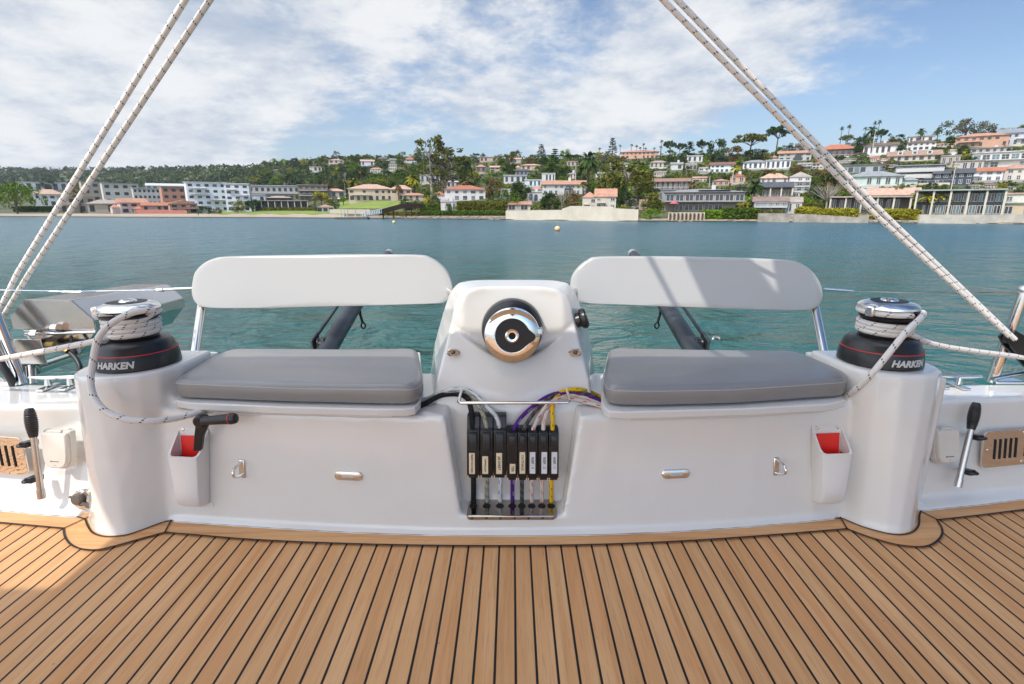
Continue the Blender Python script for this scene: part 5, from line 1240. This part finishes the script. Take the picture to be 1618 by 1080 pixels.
# flagpole, parasols, lamp poles, walker
def pole(px, yb, yt, r, label, name='utility_pole', cat='pole', col=TRIM, head=False):
    p = ground(px, yb); k = p.y/F*1.02; mb = MB(); mb.tube([p, p+Vector((0, 0, (yb-yt)*k))], r, 8, r2=r*.6)
    t = thing(name, label, cat, p); part('pole', mb, col, t)
    if head: mb = MB(); mb.box((p.x, p.y, p.z+(yb-yt)*k*.93), (1.8, .12, .14)); part('crossarm', mb, BARK, t, sm=False)
pole(546.5, 317, 292, .10, 'white flagpole at the left corner of the mansion lawn', 'flagpole', 'flagpole')
pole(1376, 252, 212, .17, 'pale tall pole in front of the cream ridge house', head=True)
pole(1156, 297, 269, .15, 'pale wooden pole above the modern house roof', head=True)
pole(909, 300, 262, .14, 'thin grey pole left of the tall date palm', head=True)
pole(1120, 300, 280, .13, 'grey pole above the left part of the modern house roof', head=True)
pole(1499, 318, 262, .13, 'grey pole in front of the navy house', head=True)
def parasol(px, py, w_, col, label):
    p = ground(px, py); k = p.y/F; t = thing('parasol', label, 'parasol', p); mb = MB(); r = w_/2*k
    mb.lathe([(r, 2.1), (.05, 2.8), (.04, 2.7), (r*.97, 2.05)], 8, Matrix.Translation(p)); part('canopy', mb, mat('cloth_'+label.split()[0], col, .8), t, sm=False)
    mb = MB(); mb.tube([p, p+Vector((0, 0, 2.7))], .05, 6); part('pole', mb, BARK, t)
parasol(523, 321, 6, (.60, .52, .38), 'cream parasol left of the flagpole, nearer the pavilion'); parasol(536, 321, 6, (.62, .60, .50), 'ivory parasol left of the flagpole, nearest the lawn')
parasol(1064, 335, 15, (.55, .10, .12), 'red-and-white parasol on the terrace of the modern house')
parasol(1222, 334, 4, (.66, .66, .66), 'white parasol on the deck of the grey shingle house')
def person(px, py, h, label):
    p = ground(px, py); me = bpy.data.meshes.new('person'); s = h
    J = [(0, 0, .52), (0, 0, .70), (0, 0, .83), (0, 0, .93), (-.10, 0, .80), (-.14, .03, .63), (-.13, -.04, .50), (.10, 0, .80), (.14, -.03, .63), (.13, .05, .50), (-.05, .02, .50), (-.06, .06, .27), (-.06, .0, .02), (.05, -.02, .50), (.06, -.06, .27), (.06, -.14, .03)]
    E = [(0, 1), (1, 2), (2, 3), (2, 4), (4, 5), (5, 6), (2, 7), (7, 8), (8, 9), (0, 10), (10, 11), (11, 12), (0, 13), (13, 14), (14, 15)]
    me.from_pydata([(x*s, y*s, z*s) for x, y, z in J], E, []); o = bpy.data.objects.new('person', me); C.collection.objects.link(o); o.location = p
    o.modifiers.new('Skin', 'SKIN'); rad = [.075, .075, .045, .062, .04, .03, .02, .04, .03, .02, .055, .042, .028, .055, .042, .028]
    for v, r in zip(me.skin_vertices[0].data, rad): v.radius = (r*s, r*s)
    me.skin_vertices[0].data[0].use_root = True; o.modifiers.new('Sub', 'SUBSURF').levels = 1
    me.materials.append(mat('dark_clothes', (.04, .04, .05), .8)); tag(o, label, 'person')
person(313.5, 341, 1.8, 'small dark figure walking along the beach below the white block')

# ------------------------------------------------------------------ trees
def leafquad(mb, p, s, r, mi=0):
    a = Vector((r.gauss(0, 1), r.gauss(0, 1), r.gauss(0, 1)+.4)).normalized(); u = a.orthogonal().normalized(); v = a.cross(u); th_ = r.random()*6.28
    u, v = u*math.cos(th_)+v*math.sin(th_), v*math.cos(th_)-u*math.sin(th_)
    s1, s2 = s*r.uniform(.6, 1.2), s*r.uniform(.5, .9)
    o = len(mb.v); mb.v += [tuple(p+u*s1), tuple(p+v*s2), tuple(p-u*s1), tuple(p-v*s2)]; mb.f.append((o, o+1, o+2, o+3)); mb.m.append(mi)
def clump(mb, c, rad, nq, s, r, fl=1.0):
    for _ in range(nq):
        d = Vector((r.gauss(0, 1), r.gauss(0, 1), r.gauss(0, 1))).normalized()*rad*(r.random()**.35); d.z *= fl
        leafquad(mb, c+d, s, r)
def limbs(mb, base, tips, r0, r):
    for tp in tips:
        mid = lerp(base, tp, .5)+Vector((r.uniform(-.03, .03), r.uniform(-.03, .03), .02)); mb.tube([base, mid, tp], r0, 5, r2=r0*.3)
# prototypes are one unit tall; rx = crown radius
def proto(kind, seed):
    r = random.Random(seed); cr = MB(); tr = MB()
    if kind == 'round':
        cs = []
        for i in range(26):
            a = r.random()*6.28; q = r.random()**.5; z = r.uniform(.16, .88); w_ = .42*math.sin(PI*min(1, max(.05, (z-.02)/.96)))**.6
            cs.append(Vector((math.cos(a)*w_*q, math.sin(a)*w_*q, z)))
        for c in cs: clump(cr, c, r.uniform(.11, .17), 46, .036, r, .8)
        tr.tube([(0, 0, -.05), (.01, 0, .2), (0, 0, .45)], .035, 7, r2=.02); limbs(tr, Vector((0, 0, .28)), [c*.95 for c in cs[:7]], .016, r)
    elif kind == 'tall':      # eucalyptus, broken crown on visible limbs
        cs = []
        for i in range(24):
            z = r.uniform(.34, .97); w_ = .24*(1-abs(z-.62)*1.1); a = r.random()*6.28
            cs.append(Vector((math.cos(a)*w_, math.sin(a)*w_, z)))
        for c in cs: clump(cr, c, r.uniform(.06, .10), 42, .024, r, .9)
        tr.tube([(0, 0, -.03), (.015, 0, .3), (-.01, 0, .6), (.01, 0, .9)], .022, 7, r2=.006); 
        for c in cs[:12]: limbs(tr, Vector((0, 0, max(.2, c.z-.25))), [c], .010, r)
    elif kind == 'umbrella':
        cs = []
        for i in range(24):
            a = r.random()*6.28; q = r.random()**.5*.50; cs.append(Vector((math.cos(a)*q, math.sin(a)*q, .86-.35*q*q*1.2+r.uniform(-.15, .05))))
        for c in cs: clump(cr, c, r.uniform(.09, .13), 52, .034, r, .6)
        tr.tube([(0, 0, -.03), (.02, 0, .3), (-.01, 0, .55)], .028, 7, r2=.018); limbs(tr, Vector((-.01, 0, .5)), cs[:10], .013, r)
    elif kind == 'conifer':
        for i in range(15):
            z = .10+.86*i/15; w_ = .19*(1-z)**.75+.015
            for j in range(6):
                a = r.random()*6.28; clump(cr, Vector((math.cos(a)*w_*.7, math.sin(a)*w_*.7, z)), .045*(1.15-z*.6), 14, .018, r, .5)
        tr.tube([(0, 0, -.03), (0, 0, .95)], .016, 6, r2=.003)
    elif kind == 'palm':      # tall thin palm
        top = Vector((.0, 0, .90)); tr.tube([(0, 0, -.03), (.01, 0, .4), top], .016, 7, r2=.010)
        fronds(cr, top, 26, .115, r)
    elif kind == 'date':      # stout palm with a big crown
        top = Vector((.0, 0, .74)); tr.tube([(0, 0, -.03), (.0, 0, .4), top], .030, 8, r2=.026)
        fronds(cr, top, 44, .30, r)
    elif kind == 'bush':
        for i in range(20):
            a = r.random()*6.28; q = r.random()**.5; z = r.uniform(.08, .72); w_ = .62*math.sqrt(max(0, 1-(z/.95)**2))
            clump(cr, Vector((math.cos(a)*w_*q, math.sin(a)*w_*q, z)), r.uniform(.16, .24), 32, .050, r, .8)
        tr.tube([(0, 0, -.05), (0, 0, .4)], .03, 5)
    elif kind == 'spread':
        for i in range(30):
            a = r.random()*6.28; q = r.random()**.5; z = r.uniform(.30, .86); w_ = 1.25*math.sqrt(max(0, 1-((z-.28)/.68)**2))
            clump(cr, Vector((math.cos(a)*w_*q, math.sin(a)*w_*q, z)), r.uniform(.16, .24), 46, .045, r, .7)
        tr.tube([(0, 0, -.05), (.02, 0, .2), (0, 0, .4)], .05, 6); limbs(tr, Vector((0, 0, .3)), [Vector((r.uniform(-.8, .8), r.uniform(-.4, .4), .7)) for _ in range(8)], .025, r)
    elif kind == 'bare':
        tips = []
        for i in range(40):
            a = r.random()*6.28; q = r.random()**.5*.55; tips.append(Vector((math.cos(a)*q, math.sin(a)*q, .92-.5*q*q+r.uniform(-.12, .05))))
        tr.tube([(0, 0, -.03), (.03, 0, .2), (0, 0, .38)], .035, 7, r2=.025); limbs(tr, Vector((0, 0, .32)), tips, .012, r)
        for c in tips: clump(cr, c, .09, 12, .014, r, .7)
    return cr, tr
def fronds(cr, top, nf, L, r):
    for i in range(nf):
        a = r.random()*6.28; e = r.uniform(-.7, 1.2); d = Vector((math.cos(a)*math.cos(e), math.sin(a)*math.cos(e), math.sin(e))); side_ = Vector((-math.sin(a), math.cos(a), 0))
        pts = [top+d*L*t-Vector((0, 0, L*.55*t*t)) for t in (0, .35, .7, 1)]; ws = (.02, .15, .13, .02)
        o = len(cr.v)
        for p, w_ in zip(pts, ws): cr.v += [tuple(p-side_*L*w_-Vector((0, 0, L*w_*.4))), tuple(p), tuple(p+side_*L*w_-Vector((0, 0, L*w_*.4)))]
        for q in range(3):
            for z in (0, 1): b_ = o+q*3+z; cr.f.append((b_, b_+1, b_+4, b_+3)); cr.m.append(0)
PRO = {}
for kd in ('round', 'tall', 'umbrella', 'conifer', 'palm', 'date', 'bush', 'bare', 'spread'):
    PRO[kd] = []
    for sd_i in range(3 if kd in ('round', 'bush', 'tall', 'umbrella') else 2):
        a_, b_ = proto(kd, 11*sd_i+len(kd)); bk = PALEBARK if kd in ('tall', 'bare') else BARK
        PRO[kd].append((a_.mesh(kd+'_crown', LEAF, sm=False), b_.mesh(kd+'_trunk', bk)))
KN = {'round': ('broadleaf_tree', 'tree'), 'tall': ('eucalyptus_tree', 'tree'), 'umbrella': ('umbrella_pine', 'pine tree'), 'conifer': ('conifer_tree', 'conifer'), 'palm': ('palm_tree', 'palm tree'), 'date': ('date_palm', 'palm tree'), 'bush': ('bush', 'bush'), 'bare': ('bare_tree', 'tree'), 'spread': ('broadleaf_tree', 'tree')}
COL = {'dark': (.048, .084, .022), 'green': (.105, .165, .026), 'olive': (.165, .170, .032), 'yellow': (.34, .31, .030), 'brown': (.19, .130, .052), 'grey': (.15, .155, .105), 'bright': (.165, .27, .022), 'blue': (.055, .094, .052)}
ADJ = {'dark': 'dark green', 'green': 'mid green', 'olive': 'olive green', 'yellow': 'yellow-green', 'brown': 'brownish', 'grey': 'grey-green', 'bright': 'bright green', 'blue': 'bluish green'}
KW = {'round': 'round tree', 'tall': 'loose tall eucalyptus', 'umbrella': 'flat-topped pine', 'conifer': 'narrow conifer', 'palm': 'thin tall palm', 'date': 'bushy-headed palm', 'bush': 'bush', 'bare': 'twiggy bare tree', 'spread': 'spreading tree'}
TREES = []
def tree(kind, px, yt, yb, wpx, col, label=None, group=None):
    p = ground(px, yb); D = (p-EYE).dot(Vector((0, CT, -ST))); k = D/F*1.0; h = (yb-yt)*k; w_ = wpx*k
    base_w = {'round': 1.0, 'tall': .56, 'umbrella': 1.15, 'conifer': .42, 'palm': .24, 'date': .60, 'bush': 1.5, 'bare': 1.25, 'spread': 2.7}[kind]
    cm, tm = rnd.choice(PRO[kind]); nm, cat = KN[kind]
    t = thing(nm, label, cat, p, group); t.rotation_euler.z = rnd.random()*6.28; t.scale = (w_/base_w, w_/base_w, h)
    cc = COL[col]; j = rnd.uniform(.85, 1.2)
    for n_, me_ in (('trunk', tm), ('crown', cm)):
        if n_ == 'trunk' and kind == 'bush': continue
        o = bpy.data.objects.new(n_, me_); C.collection.objects.link(o); o.parent = t; o.color = (cc[0]*j, cc[1]*j, cc[2]*j, 1)
    TREES.append((t, kind, px, yt, yb, wpx, col, label)); HR.append((px-wpx*.35, px+wpx*.35, yt, yb, None) if label else (0, 0, 0, 0, None))
    return t
NT = [('spread', 28, 286, 338, 80, 'bright', 'big round green tree at the left end of the beach'), ('round', 77, 283, 302, 22, 'dark', 'dark round tree above the white cottage'),
 ('date', 120, 289, 330, 30, 'brown', 'shaggy brownish palm behind the twin ropes'), ('palm', 128, 306, 336.5, 20, 'dark', 'leaning palm on the beach between the twin ropes'),
 ('conifer', 236, 277, 298, 11, 'dark', 'dark narrow conifer above the long beige block'),
 ('round', 376, 314, 336, 26, 'olive', 'olive tree in front of the grey wing'), ('bush', 320, 323, 337, 22, 'dark', 'dark shrub at the foot of the white block, left'), ('bush', 343, 326, 338, 22, 'olive', 'olive shrub at the foot of the white block, right'), ('bush', 331, 329, 338.5, 9, 'dark', 'little dark shrub between two shrubs at the white block'),
 ('round', 400, 314, 335, 26, 'dark', 'dark tree between the grey wing and the clubhouse'), ('bush', 172, 321, 336, 13, 'dark', 'dark bush in front of the beige hip-roofed house'),
 ('round', 478, 297, 318, 22, 'green', 'green tree at the left end of the brown wooden flats'), ('round', 508, 301, 325, 30, 'yellow', 'yellow-green tree between pavilion and wooden flats'),
 ('conifer', 499, 312, 335, 7, 'dark', 'small dark cypress left of the little pavilion'), ('date', 561, 276, 317, 30, 'olive', 'broad palm in front of the left end of the mansion'),
 ('palm', 572, 268, 300, 12, 'brown', 'thin palm behind the mansion roof'), ('date', 592, 279, 294, 20, 'yellow', 'yellowish palm behind the mansion roof, left'), ('date', 608, 280, 294, 20, 'yellow', 'yellowish palm behind the mansion roof, right'),
 ('date', 630, 288, 317, 16, 'brown', 'brown-green palm in front of the mansion east wing'), ('round', 645, 272, 300, 36, 'dark', 'dark tree behind the orange-roofed annex'), ('date', 655, 272, 310, 34, 'yellow', 'tall yellowish palm right of the mansion'),
 ('tall', 682, 222, 318, 56, 'olive', 'tallest eucalyptus with pale trunk left of the twin-roofed villa'), ('tall', 700, 250, 316, 48, 'grey', 'second eucalyptus with forked pale trunk behind the twin-roofed villa'), ('tall', 716, 234, 300, 50, 'olive', 'broad eucalyptus above the twin-roofed villa'), ('round', 735, 248, 292, 34, 'dark', 'dense dark weeping tree above the twin-roofed villa'),
 ('round', 648, 312, 330, 34, 'green', 'dense green bush-like tree beside the pier'), ('date', 735, 280, 306, 28, 'brown', 'dry palm just behind the twin-roofed villa'),
 ('round', 779, 280, 316, 32, 'brown', 'brown airy tree right of the twin-roofed villa'), ('round', 795, 285, 312, 24, 'olive', 'olive tree beside the small white cube house'),
 ('round', 820, 287, 322, 40, 'dark', 'dark tree left of the white house with arch'), ('spread', 800, 298, 333, 56, 'green', 'wide green tree behind the seawall boathouse'),
 ('conifer', 855, 227, 262, 26, 'blue', 'tall dark pine alone on the ridge'), ('conifer', 876, 234, 284, 30, 'dark', 'Norfolk pine in front of the ridge'), ('conifer', 967, 217, 250, 24, 'blue', 'tall narrow pine on the skyline left of the pink palace'),
 ('date', 928, 232, 308, 40, 'dark', 'very tall date palm in the middle of the view'), ('date', 921, 284, 309, 20, 'olive', 'short palm beside the foot of the tall date palm'),
 ('round', 868, 302, 332, 46, 'dark', 'large dark green tree behind the long cream seawall'), ('round', 903, 300, 332, 32, 'brown', 'reddish-brown tree left of the seawall villa'), ('bare', 888, 303, 331, 24, 'brown', 'bare twiggy tree between two dark trees behind the seawall'),
 ('round', 960, 268, 318, 54, 'olive', 'large olive tree behind the seawall villa'), ('tall', 990, 258, 326, 70, 'olive', 'big leaning eucalyptus with pale twisted trunks right of the seawall villa'), ('round', 1008, 262, 318, 56, 'olive', 'wide olive tree above the driveway'), ('round', 980, 278, 328, 34, 'dark', 'dark tree at the driveway top'),
 ('round', 1030, 302, 336, 46, 'olive', 'round olive tree left of the modern house'), ('bush', 1028, 326, 346, 42, 'bright', 'bright green shore bush left of the timber piles'),
 ('umbrella', 1058, 221, 254, 24, 'dark', 'windswept pine just right of the pink palace'), ('umbrella', 1073, 225, 252, 22, 'dark', 'smaller windswept pine right of the pink palace'), ('conifer', 1088, 223, 254, 34, 'dark', 'dense dark cypress-like tree on the ridge'), ('umbrella', 1108, 220, 252, 26, 'dark', 'tall windswept pine in the ridge grove'), ('round', 1131, 217, 262, 38, 'dark', 'big dark crown in the ridge grove'),
 ('round', 1155, 230, 262, 34, 'brown', 'rusty-brown crown left of the great umbrella pine'), ('umbrella', 1184, 209, 254, 62, 'olive', 'great spreading umbrella pine on the ridge'), ('round', 1195, 234, 258, 44, 'dark', 'low dark tree under the great umbrella pine'), ('umbrella', 1226, 196, 246, 44, 'dark', 'tall solitary pine just left of the right-hand ropes'), ('round', 1244, 226, 246, 22, 'dark', 'small dark tree beside the tall solitary pine'),
 ('date', 1189, 279, 333, 34, 'dark', 'dark palm between the modern house and the grey deck house'), ('round', 1172, 317, 338, 26, 'yellow', 'yellow-green tree at the right end of the modern house'), ('date', 1160, 258, 284, 24, 'yellow', 'yellowish palm below the mint and white house'),
 ('bare', 1305, 286, 333, 62, 'brown', 'large bare twiggy tree behind the right-hand ropes'), ('palm', 1251, 319, 336, 12, 'bright', 'little fan palm by the white-gabled cabin'), ('bush', 1272, 306, 328, 32, 'bright', 'bright green bush right of the white-gabled cabin'),
 ('round', 1305, 270, 292, 46, 'dark', 'grey-dark tree above the bare twiggy tree'), ('round', 1360, 212, 246, 26, 'dark', 'dark tree left of the cream ridge house'), ('umbrella', 1335, 210, 232, 28, 'olive', 'small umbrella pine above the red-roofed ridge house'), ('date', 1374, 196, 232, 20, 'dark', 'dark palm rising over the cream ridge house'), ('umbrella', 1390, 204, 232, 30, 'dark', 'dark windswept tree behind the cream ridge house'),
 ('date', 1453, 197, 222, 16, 'dark', 'bushy palm on the ridge left of the big grey tree'), ('date', 1480, 196, 220, 12, 'dark', 'slim ridge palm just left of the big grey tree'), ('spread', 1524, 186, 219, 92, 'grey', 'huge spreading grey-green tree on the ridge'), ('spread', 1588, 198, 214, 46, 'yellow', 'domed yellow-green tree on the ridge'), ('round', 1612, 193, 212, 20, 'green', 'green tree at the right edge of the ridge'),
 ('date', 1462, 300, 337, 36, 'yellow', 'yellow-green shore palm, left of the pair before the glass house'), ('date', 1484, 298, 337, 36, 'yellow', 'yellow-green shore palm, right of the pair before the glass house'), ('date', 1446, 302, 334, 28, 'olive', 'olive palm behind the shore pair by the glass house'),
 ('round', 1560, 303, 320, 30, 'green', 'green tree right of the glass house'), ('palm', 1500, 268, 300, 12, 'grey', 'thin grey palm in front of the navy house'), ('palm', 1520, 238, 262, 10, 'yellow', 'thin yellowish palm left of the flat beige terrace house')]
for a in NT: tree(*a)
def palmrow(lst, label, group, h=None):
    for px, yt, yb, w_ in lst: tree('palm', px, yt, yb, w_, 'dark', label, group)
ridge_palms = [(947, 233, 250), (952, 240, 252), (979, 227, 248), (997, 224, 246), (1005, 226, 246), (1011, 229, 246), (1016, 223, 246), (1019, 230, 246), (1033, 230, 246), (1044, 220, 248), (1043, 230, 250)]
for i, (x, a, b_) in enumerate(ridge_palms):
    tree('palm', x, a, b_, 7, 'dark', ['small skyline palm left of the narrow pine, leftmost', 'small low skyline palm beside the narrow pine', 'lone thin palm right of the narrow skyline pine', 'thin palm above the left turret of the pink palace', 'second thin palm above the pink palace from the left', 'third, lower palm above the pink palace', 'fourth and tallest palm above the pink palace', 'fifth, short palm above the pink palace', 'palm above the right end of the pink palace', 'tall palm just right of the pink palace', 'short palm just right of the pink palace'][i], 'thin palms on the skyline by the pink palace')
for i, (x, a, b_) in enumerate([(1326, 194, 230), (1337, 192, 230), (1363, 200, 232), (1377, 190, 230), (1384, 187, 228)]):
    tree('palm', x, a, b_, 8, 'dark', ['left of two tall thin palms above the red-roofed ridge house', 'right of two tall thin palms above the red-roofed ridge house', 'thin palm left of the dark palm over the cream ridge house', 'thin palm beside the dark palm over the cream ridge house', 'tallest thin palm right of the dark palm over the cream ridge house'][i], 'tall thin palms on the right ridge')
# auto planted trees: fill the green between the houses
def overlap(a, b):
    w_ = min(a[1], b[1])-max(a[0], b[0]); h_ = min(a[3], b[3])-max(a[2], b[2]); return max(0, w_)*max(0, h_)
HOUSES = [h for h in HR if h[4]]
cols_n = {'white': WHITE, 'cream': CREAM, 'beige': BEIGE, 'grey': GREY, 'pale pink': (.55, .42, .36), 'tan': TAN}
roofs_n = {'red': RR, 'orange': RO, 'peach': RP, 'grey': RG, 'brown': RB, 'pale flat': RW}
def near_rel(px, cy, hs):
    h = min(hs, key=lambda h: math.hypot(max(h[0]-px, 0, px-h[1]), (max(h[2]-cy, 0, cy-h[3]))*1.3)+.15*abs((h[0]+h[1])/2-px))
    rel = 'left of' if px < h[0] else 'right of' if px > h[1] else ('above' if cy < (h[2]+h[3])/2 else 'below')
    return h, rel
base_h = list(HOUSES); made = set(); tries = 0; small = 0
while small < 34 and tries < 9000:
    tries += 1
    px = rnd.choice((rnd.uniform(560, 1610), rnd.uniform(820, 1610))); yr = ridge(px); y = rnd.uniform(yr+2, 312); w2 = rnd.uniform(6, 13); hh = rnd.uniform(7, 11)*(.8 if y < 265 else 1)
    r_ = (px-w2-3, px+w2+3, y-hh-2, y+3)
    if any(overlap(r_, h) > 0 for h in HR if h[1] > h[0]): continue
    h, rel = near_rel(px, y-hh/2, base_h); cn = rnd.choice(list(cols_n)); rn = rnd.choice(list(roofs_n))
    if (cn, rn, rel, h[4]) in made: continue
    made.add((cn, rn, rel, h[4])); small += 1
    house('house', 'house', 'small %s house' % cn, 'small %s house with %s roof %s the %s' % (cn, rn, rel, h[4]), px-w2, px+w2, y-hh, y, rnd.choice((1, 2)), rnd.randint(3, 5), cols_n[cn], 'flat' if 'flat' in rn else rnd.choice(('hip', 'gable')), roofs_n[rn], rnd.uniform(-14, 14), None, .3, rnd.choice(('', 'balc', 'big', 'balc full bw')))
HOUSES = base_h; SMALL = [h for h in HR if h[4] and h not in base_h]
NAMED = [(t[2], (t[3]+t[4])/2) for t in TREES]
auto = []
def free(px, yt, yb, w_, tol=.2):
    r_ = (px-w_/2, px+w_/2, yt, yb); A = w_*(yb-yt)
    for h in HOUSES+SMALL:
        if h[3] < yb+1.5 and overlap(r_, h) > tol*A: return False
        if h[3] >= yb and h[0] < px < h[1] and h[2] < yb-1 and h[2] < yt+2: return False
    return True
tries = 0
while len(auto) < 380 and tries < 60000:
    tries += 1
    px = rnd.uniform(400, 1640); yr = ridge(px); y = lerp(335 if px > 1020 or px < 800 else 326, yr+1, rnd.random()**.9)
    f = (335-y)/(335-yr)
    h = rnd.uniform(11, 23)*(1.15-.3*f); kd = rnd.choices(['round', 'bush', 'tall', 'conifer', 'date', 'umbrella', 'palm'], [9, 6, 2, 1.5, 3, .8, .8])[0]
    if 395 < px < 560 and y < 288: h *= .8
    if kd == 'bush': h *= .6
    if kd in ('palm',): h *= 1.3
    w_ = h*{'round': 1.25, 'tall': .75, 'umbrella': 1.3, 'conifer': .5, 'palm': .45, 'date': .9, 'bush': 2.0}[kd]
    if not free(px, y-h, y, w_): continue
    if any(abs(px-q[0]) < 6 and abs(y-q[1]) < 4 for q in auto): continue
    auto.append((px, y)); tree(kd, px, y-h, y, w_, rnd.choices(['dark', 'green', 'olive', 'yellow', 'brown', 'bright', 'grey', 'blue'], [6, 5, 3, 1.2, 1.2, 1.8, .8, 1.5])[0])
# skyline trees
for px in [405, 418, 432, 440, 455, 470, 486, 500, 512, 540, 556, 566, 600, 618, 628, 636, 660, 742, 752, 762, 790, 802, 812, 842, 866, 888, 898, 908, 915, 940, 960]:
    yr = ridge(px); h = rnd.uniform(6, 13) if px > 500 else rnd.uniform(5, 9); kd = rnd.choice(['round', 'umbrella', 'round', 'umbrella', 'conifer'])
    tree(kd, px, yr-h+2, yr+2, h*1.1 if kd != 'conifer' else 6, rnd.choice(['dark', 'dark', 'blue', 'green']))
# labels for the planted trees, from the nearest house and the tree's own look
cnt = {}
plan = []
for t in TREES:
    o, kd, px, yt, yb, wp, col, lab = t
    if lab: continue
    cy = (yt+yb)/2
    hs_ = sorted(HOUSES, key=lambda h: math.hypot(max(h[0]-px, 0, px-h[1]), (max(h[2]-cy, 0, cy-h[3]))*1.3)+.15*abs((h[0]+h[1])/2-px))[:1][0]
    hx = (hs_[0]+hs_[1])/2; hy = (hs_[2]+hs_[3])/2
    if px < hs_[0]: rel = 'left of'
    elif px > hs_[1]: rel = 'right of'
    elif cy < hy: rel = 'above'
    else: rel = 'in front of'
    plan.append((o, kd, col, rel, hs_[4], px, yt))
key = {}
for q in plan: key.setdefault((q[1], q[2], q[3], q[4]), []).append(q)
ORD = ['leftmost', 'second from left', 'third from left', 'fourth from left', 'fifth from left', 'sixth from left']
for k_, qs in key.items():
    qs.sort(key=lambda q: q[5])
    for i, q in enumerate(qs):
        s_ = '%s %s %s the %s' % (ADJ[k_[1]], KW[k_[0]], k_[2], k_[3])
        if len(qs) > 1: s_ += ', ' + ORD[min(i, 5)]
        if len(s_.split()) > 16: s_ = s_.replace(' from left', '').replace('mid green', 'green')
        q[0]['label'] = s_; q[0]['group'] = 'trees planted over the hillside'
# hedges
def hedge(x0, x1, yt, yb, col, label, depth=3.):
    mb = MB(); r = random.Random(int(x0)); n_ = int((x1-x0)*3.2)
    for i in range(n_):
        x = lerp(x0, x1, (i+r.random())/n_); y0 = min(yb, ywater(x)-1.2); p = at(x, y0, dist(x, y0)-.6); k = p.y/F; h_ = (yb-yt)*k
        for q in range(4):
            c = p+Vector((0, r.uniform(0, depth), h_*(r.random()**.6)*.92)); clump(mb, c, .55, 14, .22, r, .8)
    m_ = leafmat('hedge_'+str(int(x0)), tuple(v*.6 for v in COL[col]), COL[col], .8, False)
    return solo('hedge', mb, m_, label, 'hedge', sm=False)
hedge(1113, 1152, 333.5, 346, 'bright', 'left part of the clipped green hedge below the modern house'); hedge(1144, 1198, 329.5, 346.5, 'green', 'taller right part of the green hedge below the modern house')
hedge(1284, 1356, 331, 346, 'yellow', 'yellow-green hedge left of the gap behind the ropes'); hedge(1266, 1290, 328, 339, 'yellow', 'small yellow-green hedge at the left end of the long hedge')
hedge(1384, 1453, 332, 347, 'yellow', 'yellow-green hedge left of the pale long seawall')
hedge(1200, 1240, 334.5, 338, 'olive', 'low planting along the deck house seawall'); hedge(410, 520, 328.5, 333, 'olive', 'low shrubs below the long clubhouse')
hedge(664, 796, 334, 340.5, 'green', 'green creeper bank above the rocky shore'); hedge(600, 668, 336, 341, 'olive', 'low green bank under the pier'); hedge(662, 712, 322, 336, 'green', 'green bank left of the white terrace house'); hedge(722, 800, 318, 338, 'olive', 'overgrown bank left of the seawall boathouse')
hedge(20, 102, 326, 335, 'dark', 'dark hedge behind the left end of the beach')
# blossom
mb = MB(); r = random.Random(3); 
for i in range(26): p = ground(rnd.uniform(700, 722), 321); clump(mb, p+Vector((0, -1.2, rnd.uniform(0, 1.4))), .6, 14, .2, r)
solo('blossom_shrub', mb, mat('pink_blossom', (.42, .22, .30), .8, var=(.8, .3)), 'pink blossoming shrub on the white terrace house by the shore', 'shrub', sm=False)
# shore boulders
mb = MB(); r = random.Random(9)
for i in range(260):
    x = r.uniform(600, 800) if i < 190 else r.uniform(1015, 1620); y = ywater(x)-r.uniform(.2, 3.6 if x < 800 else 1.2); p = at(x, y, dist(x, y)); s_ = r.uniform(.25, .8)
    mb.sphere(p, s_, 4, (r.uniform(.8, 1.6), 1, r.uniform(.4, .7)))
tag(solo('shore_rocks', mb, ROCKM, 'brown boulders scattered along the foot of the shore', 'rocks', sm=False), kind='stuff')
# scrub covering the hill (stuff) and the far woods
def scrub(name, label, x0, x1, n_, fa, fb, m_, size, seed):
    mb = MB(); r = random.Random(seed)
    for i in range(n_):
        x = r.uniform(x0, x1); yr = ridge(x); f = lerp(fa, fb, r.random()); y = lerp(333, yr, f)
        s_ = size(x)*r.uniform(.6, 1.4); hpx = s_
        if not free(x, y-hpx*1.2, y, hpx*2, .12): continue
        p = ground(x, y); k = p.y/F; clump(mb, p+Vector((0, 0, s_*k*.45)), s_*k, 16, s_*k*.34, r, .65)
    return solo(name, mb, m_, label, 'woodland', kind='stuff', sm=False)
scrub('hillside_scrub', 'green and brown scrub covering the slope between the houses', 520, 1700, 8500, .0, 1.02, SCRUBM, lambda x: 4.2, 5)
scrub('far_woods', 'dense woodland on the distant left hill', -480, 620, 5200, .42, 1.02, SCRUBF, lambda x: 3.6+.8*max(0, min(1, x/500)), 6)
scrub('shore_greenery', 'greenery between the beach buildings at the left', -200, 560, 700, .03, .42, SCRUBM, lambda x: 2.4, 8)

# ------------------------------------------------------------------ air
hz = MB(); hz.box((0, 1700, 118), (9000, 5200, 244)); hm = bpy.data.materials.new('haze'); hm.use_nodes = True; nt = hm.node_tree; nt.nodes.clear()
ho = N(nt, 'ShaderNodeOutputMaterial'); hv = N(nt, 'ShaderNodeVolumePrincipled', i_Density=.00008, i_Anisotropy=.2); hv.inputs['Color'].default_value = (.90, .94, 1, 1); nt.links.new(hv.outputs[0], ho.inputs[1])
tag(solo('haze', hz, hm, 'thin bluish air in front of the distant wooded hill', 'haze', sm=False), kind='stuff')
